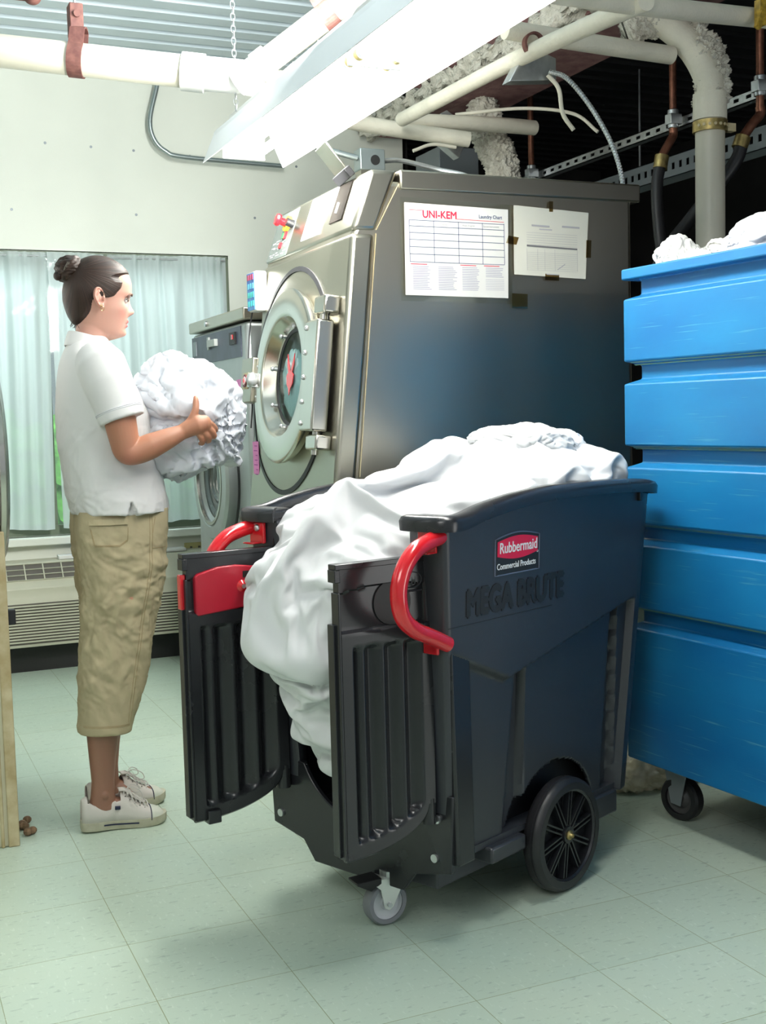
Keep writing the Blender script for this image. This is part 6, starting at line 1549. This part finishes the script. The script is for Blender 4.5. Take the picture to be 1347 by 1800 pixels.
# ---- sneakers
canvas = pm('white_canvas', (0.66, 0.62, 0.57), 0.85, bump=0.1, bs=500); sole_m = pm('cream_rubber', (0.56, 0.54, 0.42), 0.55, col2=(0.44, 0.42, 0.30), vs=30)
toe_m = pm('toe_rubber', (0.70, 0.72, 0.62), 0.4)
def shoe(cx0, cy, rz, pitch, lift, label=None):
    e = bpy.data.objects.new('sneaker', None); C.objects.link(e); e.parent = per; e.empty_display_size = 0.03
    e.location = (cx0-0.66, cy, lift); e.rotation_euler = (0, pitch, rz)
    xs = np.array([-0.070, -0.060, -0.03, 0.02, 0.07, 0.12, 0.155, 0.175, 0.186])
    wd = np.array([0.016, 0.029, 0.034, 0.033, 0.038, 0.043, 0.038, 0.026, 0.010]); oy = np.array([0, 0, 0, .003, .002, -.001, -.003, -.004, -.004])
    n = 60; X = np.linspace(-0.070, 0.186, n); Wd_ = cubic(xs, wd, X); O = cubic(xs, oy, X)
    out = [(x, o-w) for x, w, o in zip(X, Wd_, O)] + [(x, o+w) for x, w, o in zip(X[::-1], Wd_[::-1], O[::-1])]
    def sp(x): return 0.010*max(0, (x-0.12)/0.066)**1.6
    s = MB().rings([[(x, yy*0.94, z0+sp(x)) for x, yy in out] if k == 0 else [(x*1.008, yy*1.03, z0+sp(x)) for x, yy in out] for k, z0 in enumerate((0.0, 0.005, 0.024, 0.027))])
    s.build('sole', sole_m, e, smooth=True, angle=50)
    # dark stripe along the sole
    st_ = MB()
    for sg in (-1, 1):
        P = [(x, o+sg*w*1.035+sg*0.0005, 0.0165+sp(x)) for x, w, o in zip(X, Wd_, O) if -0.005 < x < 0.10]
        st_.grid([[(p[0], p[1], p[2]-0.0022) for p in P], [(p[0], p[1], p[2]+0.0022) for p in P]])
    st_.build('sole_stripe', pm('navy', (0.01, 0.015, 0.05), 0.5), e, solid=0.001)
    # upper: height profile of the top opening and vamp
    top = lambda x: float(cubic([-0.068, -0.055, -0.03, 0.0, 0.03, 0.055, 0.09, 0.13, 0.165, 0.186], [0.092, 0.098, 0.083, 0.076, 0.098, 0.106, 0.080, 0.058, 0.046, 0.026], x)[0])
    R_ = []
    m = 28
    for x, w, o in zip(X, Wd_, O):
        h = top(x); row = []
        for k in range(m+1):
            a = PI*k/m; yy = -math.cos(a); zz_ = math.sin(a)
            wy = w*0.97
            e2 = 0.55 if x > 0.03 else 0.35
            row.append((x*0.985, o+wy*math.copysign(abs(yy)**(0.7 if x > 0.03 else 0.55), yy)*(1-0.32*(abs(zz_)**3)), 0.022+(h-0.022)*abs(zz_)**e2))
        R_.append(row)
    g = MB().grid(R_); g.rings([R_[0], R_[0]], close=False) if False else None
    # drop the faces inside the ankle opening
    keep = []
    for q in g.f:
        c = np.mean([g.v[i] for i in q], axis=0)
        if -0.052 < c[0] < 0.045 and abs(c[1]) < 0.0235 and c[2] > 0.068: continue
        keep.append(q)
    g.f = keep
    g.build('upper', canvas, e, smooth=True, solid=0.003, angle=180)
    # toe cap
    T_ = []
    for x, w, o in zip(X, Wd_, O):
        if x < 0.138: continue
        h = top(x)+0.0022
        T_.append([(x*0.985+0.001, o+(w*0.97+0.002)*math.copysign(abs(-math.cos(PI*k/m))**0.7, -math.cos(PI*k/m))*(1-0.32*(math.sin(PI*k/m)**3)), 0.022+(h-0.022)*abs(math.sin(PI*k/m))**0.55) for k in range(m+1)])
    MB().grid(T_).build('toe_cap', toe_m, e, smooth=True, solid=0.0015, angle=180)
    MB().tube(T_[0], 0.0016, 6).build('toe_stripe', pm('navy', (0.01, 0.015, 0.05), 0.5), e, smooth=True)
    # tongue and laces
    tg = MB(); 
    V = [[(x, yy, (top(x)+0.006 if x > 0.05 else 0.112)+0.004*math.cos(yy*60)) for yy in np.linspace(-0.017, 0.017, 9)] for x in np.linspace(0.042, 0.12, 16)]
    tg.grid(V).build('tongue', canvas, e, smooth=True, solid=0.004)
    lc = MB()
    for k in range(6):
        x = 0.056+k*0.0125; z = top(x)+0.008
        lc.tube(smooth_path([(x, -0.021, z-0.010), (x+0.002, -0.012, z), (x+0.005, 0.0, z+0.002), (x+0.009, 0.012, z-0.001), (x+0.011, 0.021, z-0.011)], 4), 0.0017, 6)
        lc.tube(smooth_path([(x, 0.021, z-0.010), (x+0.002, 0.012, z+0.001), (x+0.005, 0.0, z+0.004), (x+0.009, -0.012, z), (x+0.011, -0.021, z-0.011)], 4), 0.0017, 6)
    for sg in (-1, 1):
        lc.tube(smooth_path([(0.066, 0, 0.112), (0.082, sg*0.014, 0.122), (0.105, sg*0.026, 0.112), (0.112, sg*0.030, 0.094), (0.098, sg*0.026, 0.092), (0.080, sg*0.01, 0.106), (0.066, 0, 0.112)], 5), 0.0015, 6)
        lc.tube(smooth_path([(0.066, 0, 0.112), (0.075, sg*0.02, 0.108), (0.083, sg*0.034, 0.085), (0.095, sg*0.040, 0.066)], 5), 0.0015, 6)
    lc.build('laces', pm('lace', (0.62, 0.60, 0.56), 0.8), e, smooth=True)
    ey = MB()
    for k in range(5):
        for sg in (-1, 1): ey.ball((0.060+k*0.0145, sg*0.0265, top(0.06+k*0.0145)-0.006), (0.0026, 0.002, 0.0026), 8, 6)
    ey.build('eyelet', pm('eyelet', (0.25, 0.24, 0.22), 0.4, 0.5), e)
    MB().box((0.028, -0.0365, 0.062), (0.044, -0.031, 0.073), Matrix.Rotation(0.25, 3, 'X')).build('side_tag', pm('navy', (0.01, 0.015, 0.05), 0.5), e, bevel=0.001)
    return e
shoe(0.620, NL, -0.06, 0.035, 0.004); shoe(0.665, FLg, 0.12, 0.0, 0.0)

# ---- the bundle she holds
ballcloth((0.945, PY-0.005, 1.245), (0.198, 0.185, 0.208), (0.0, 0.35, 0.0), 'sheet_bundle', 'crumpled bundle of white sheets held in the arms of the person', 'bed sheet', M['linen_cool'], 0.045, 0.19, 61)
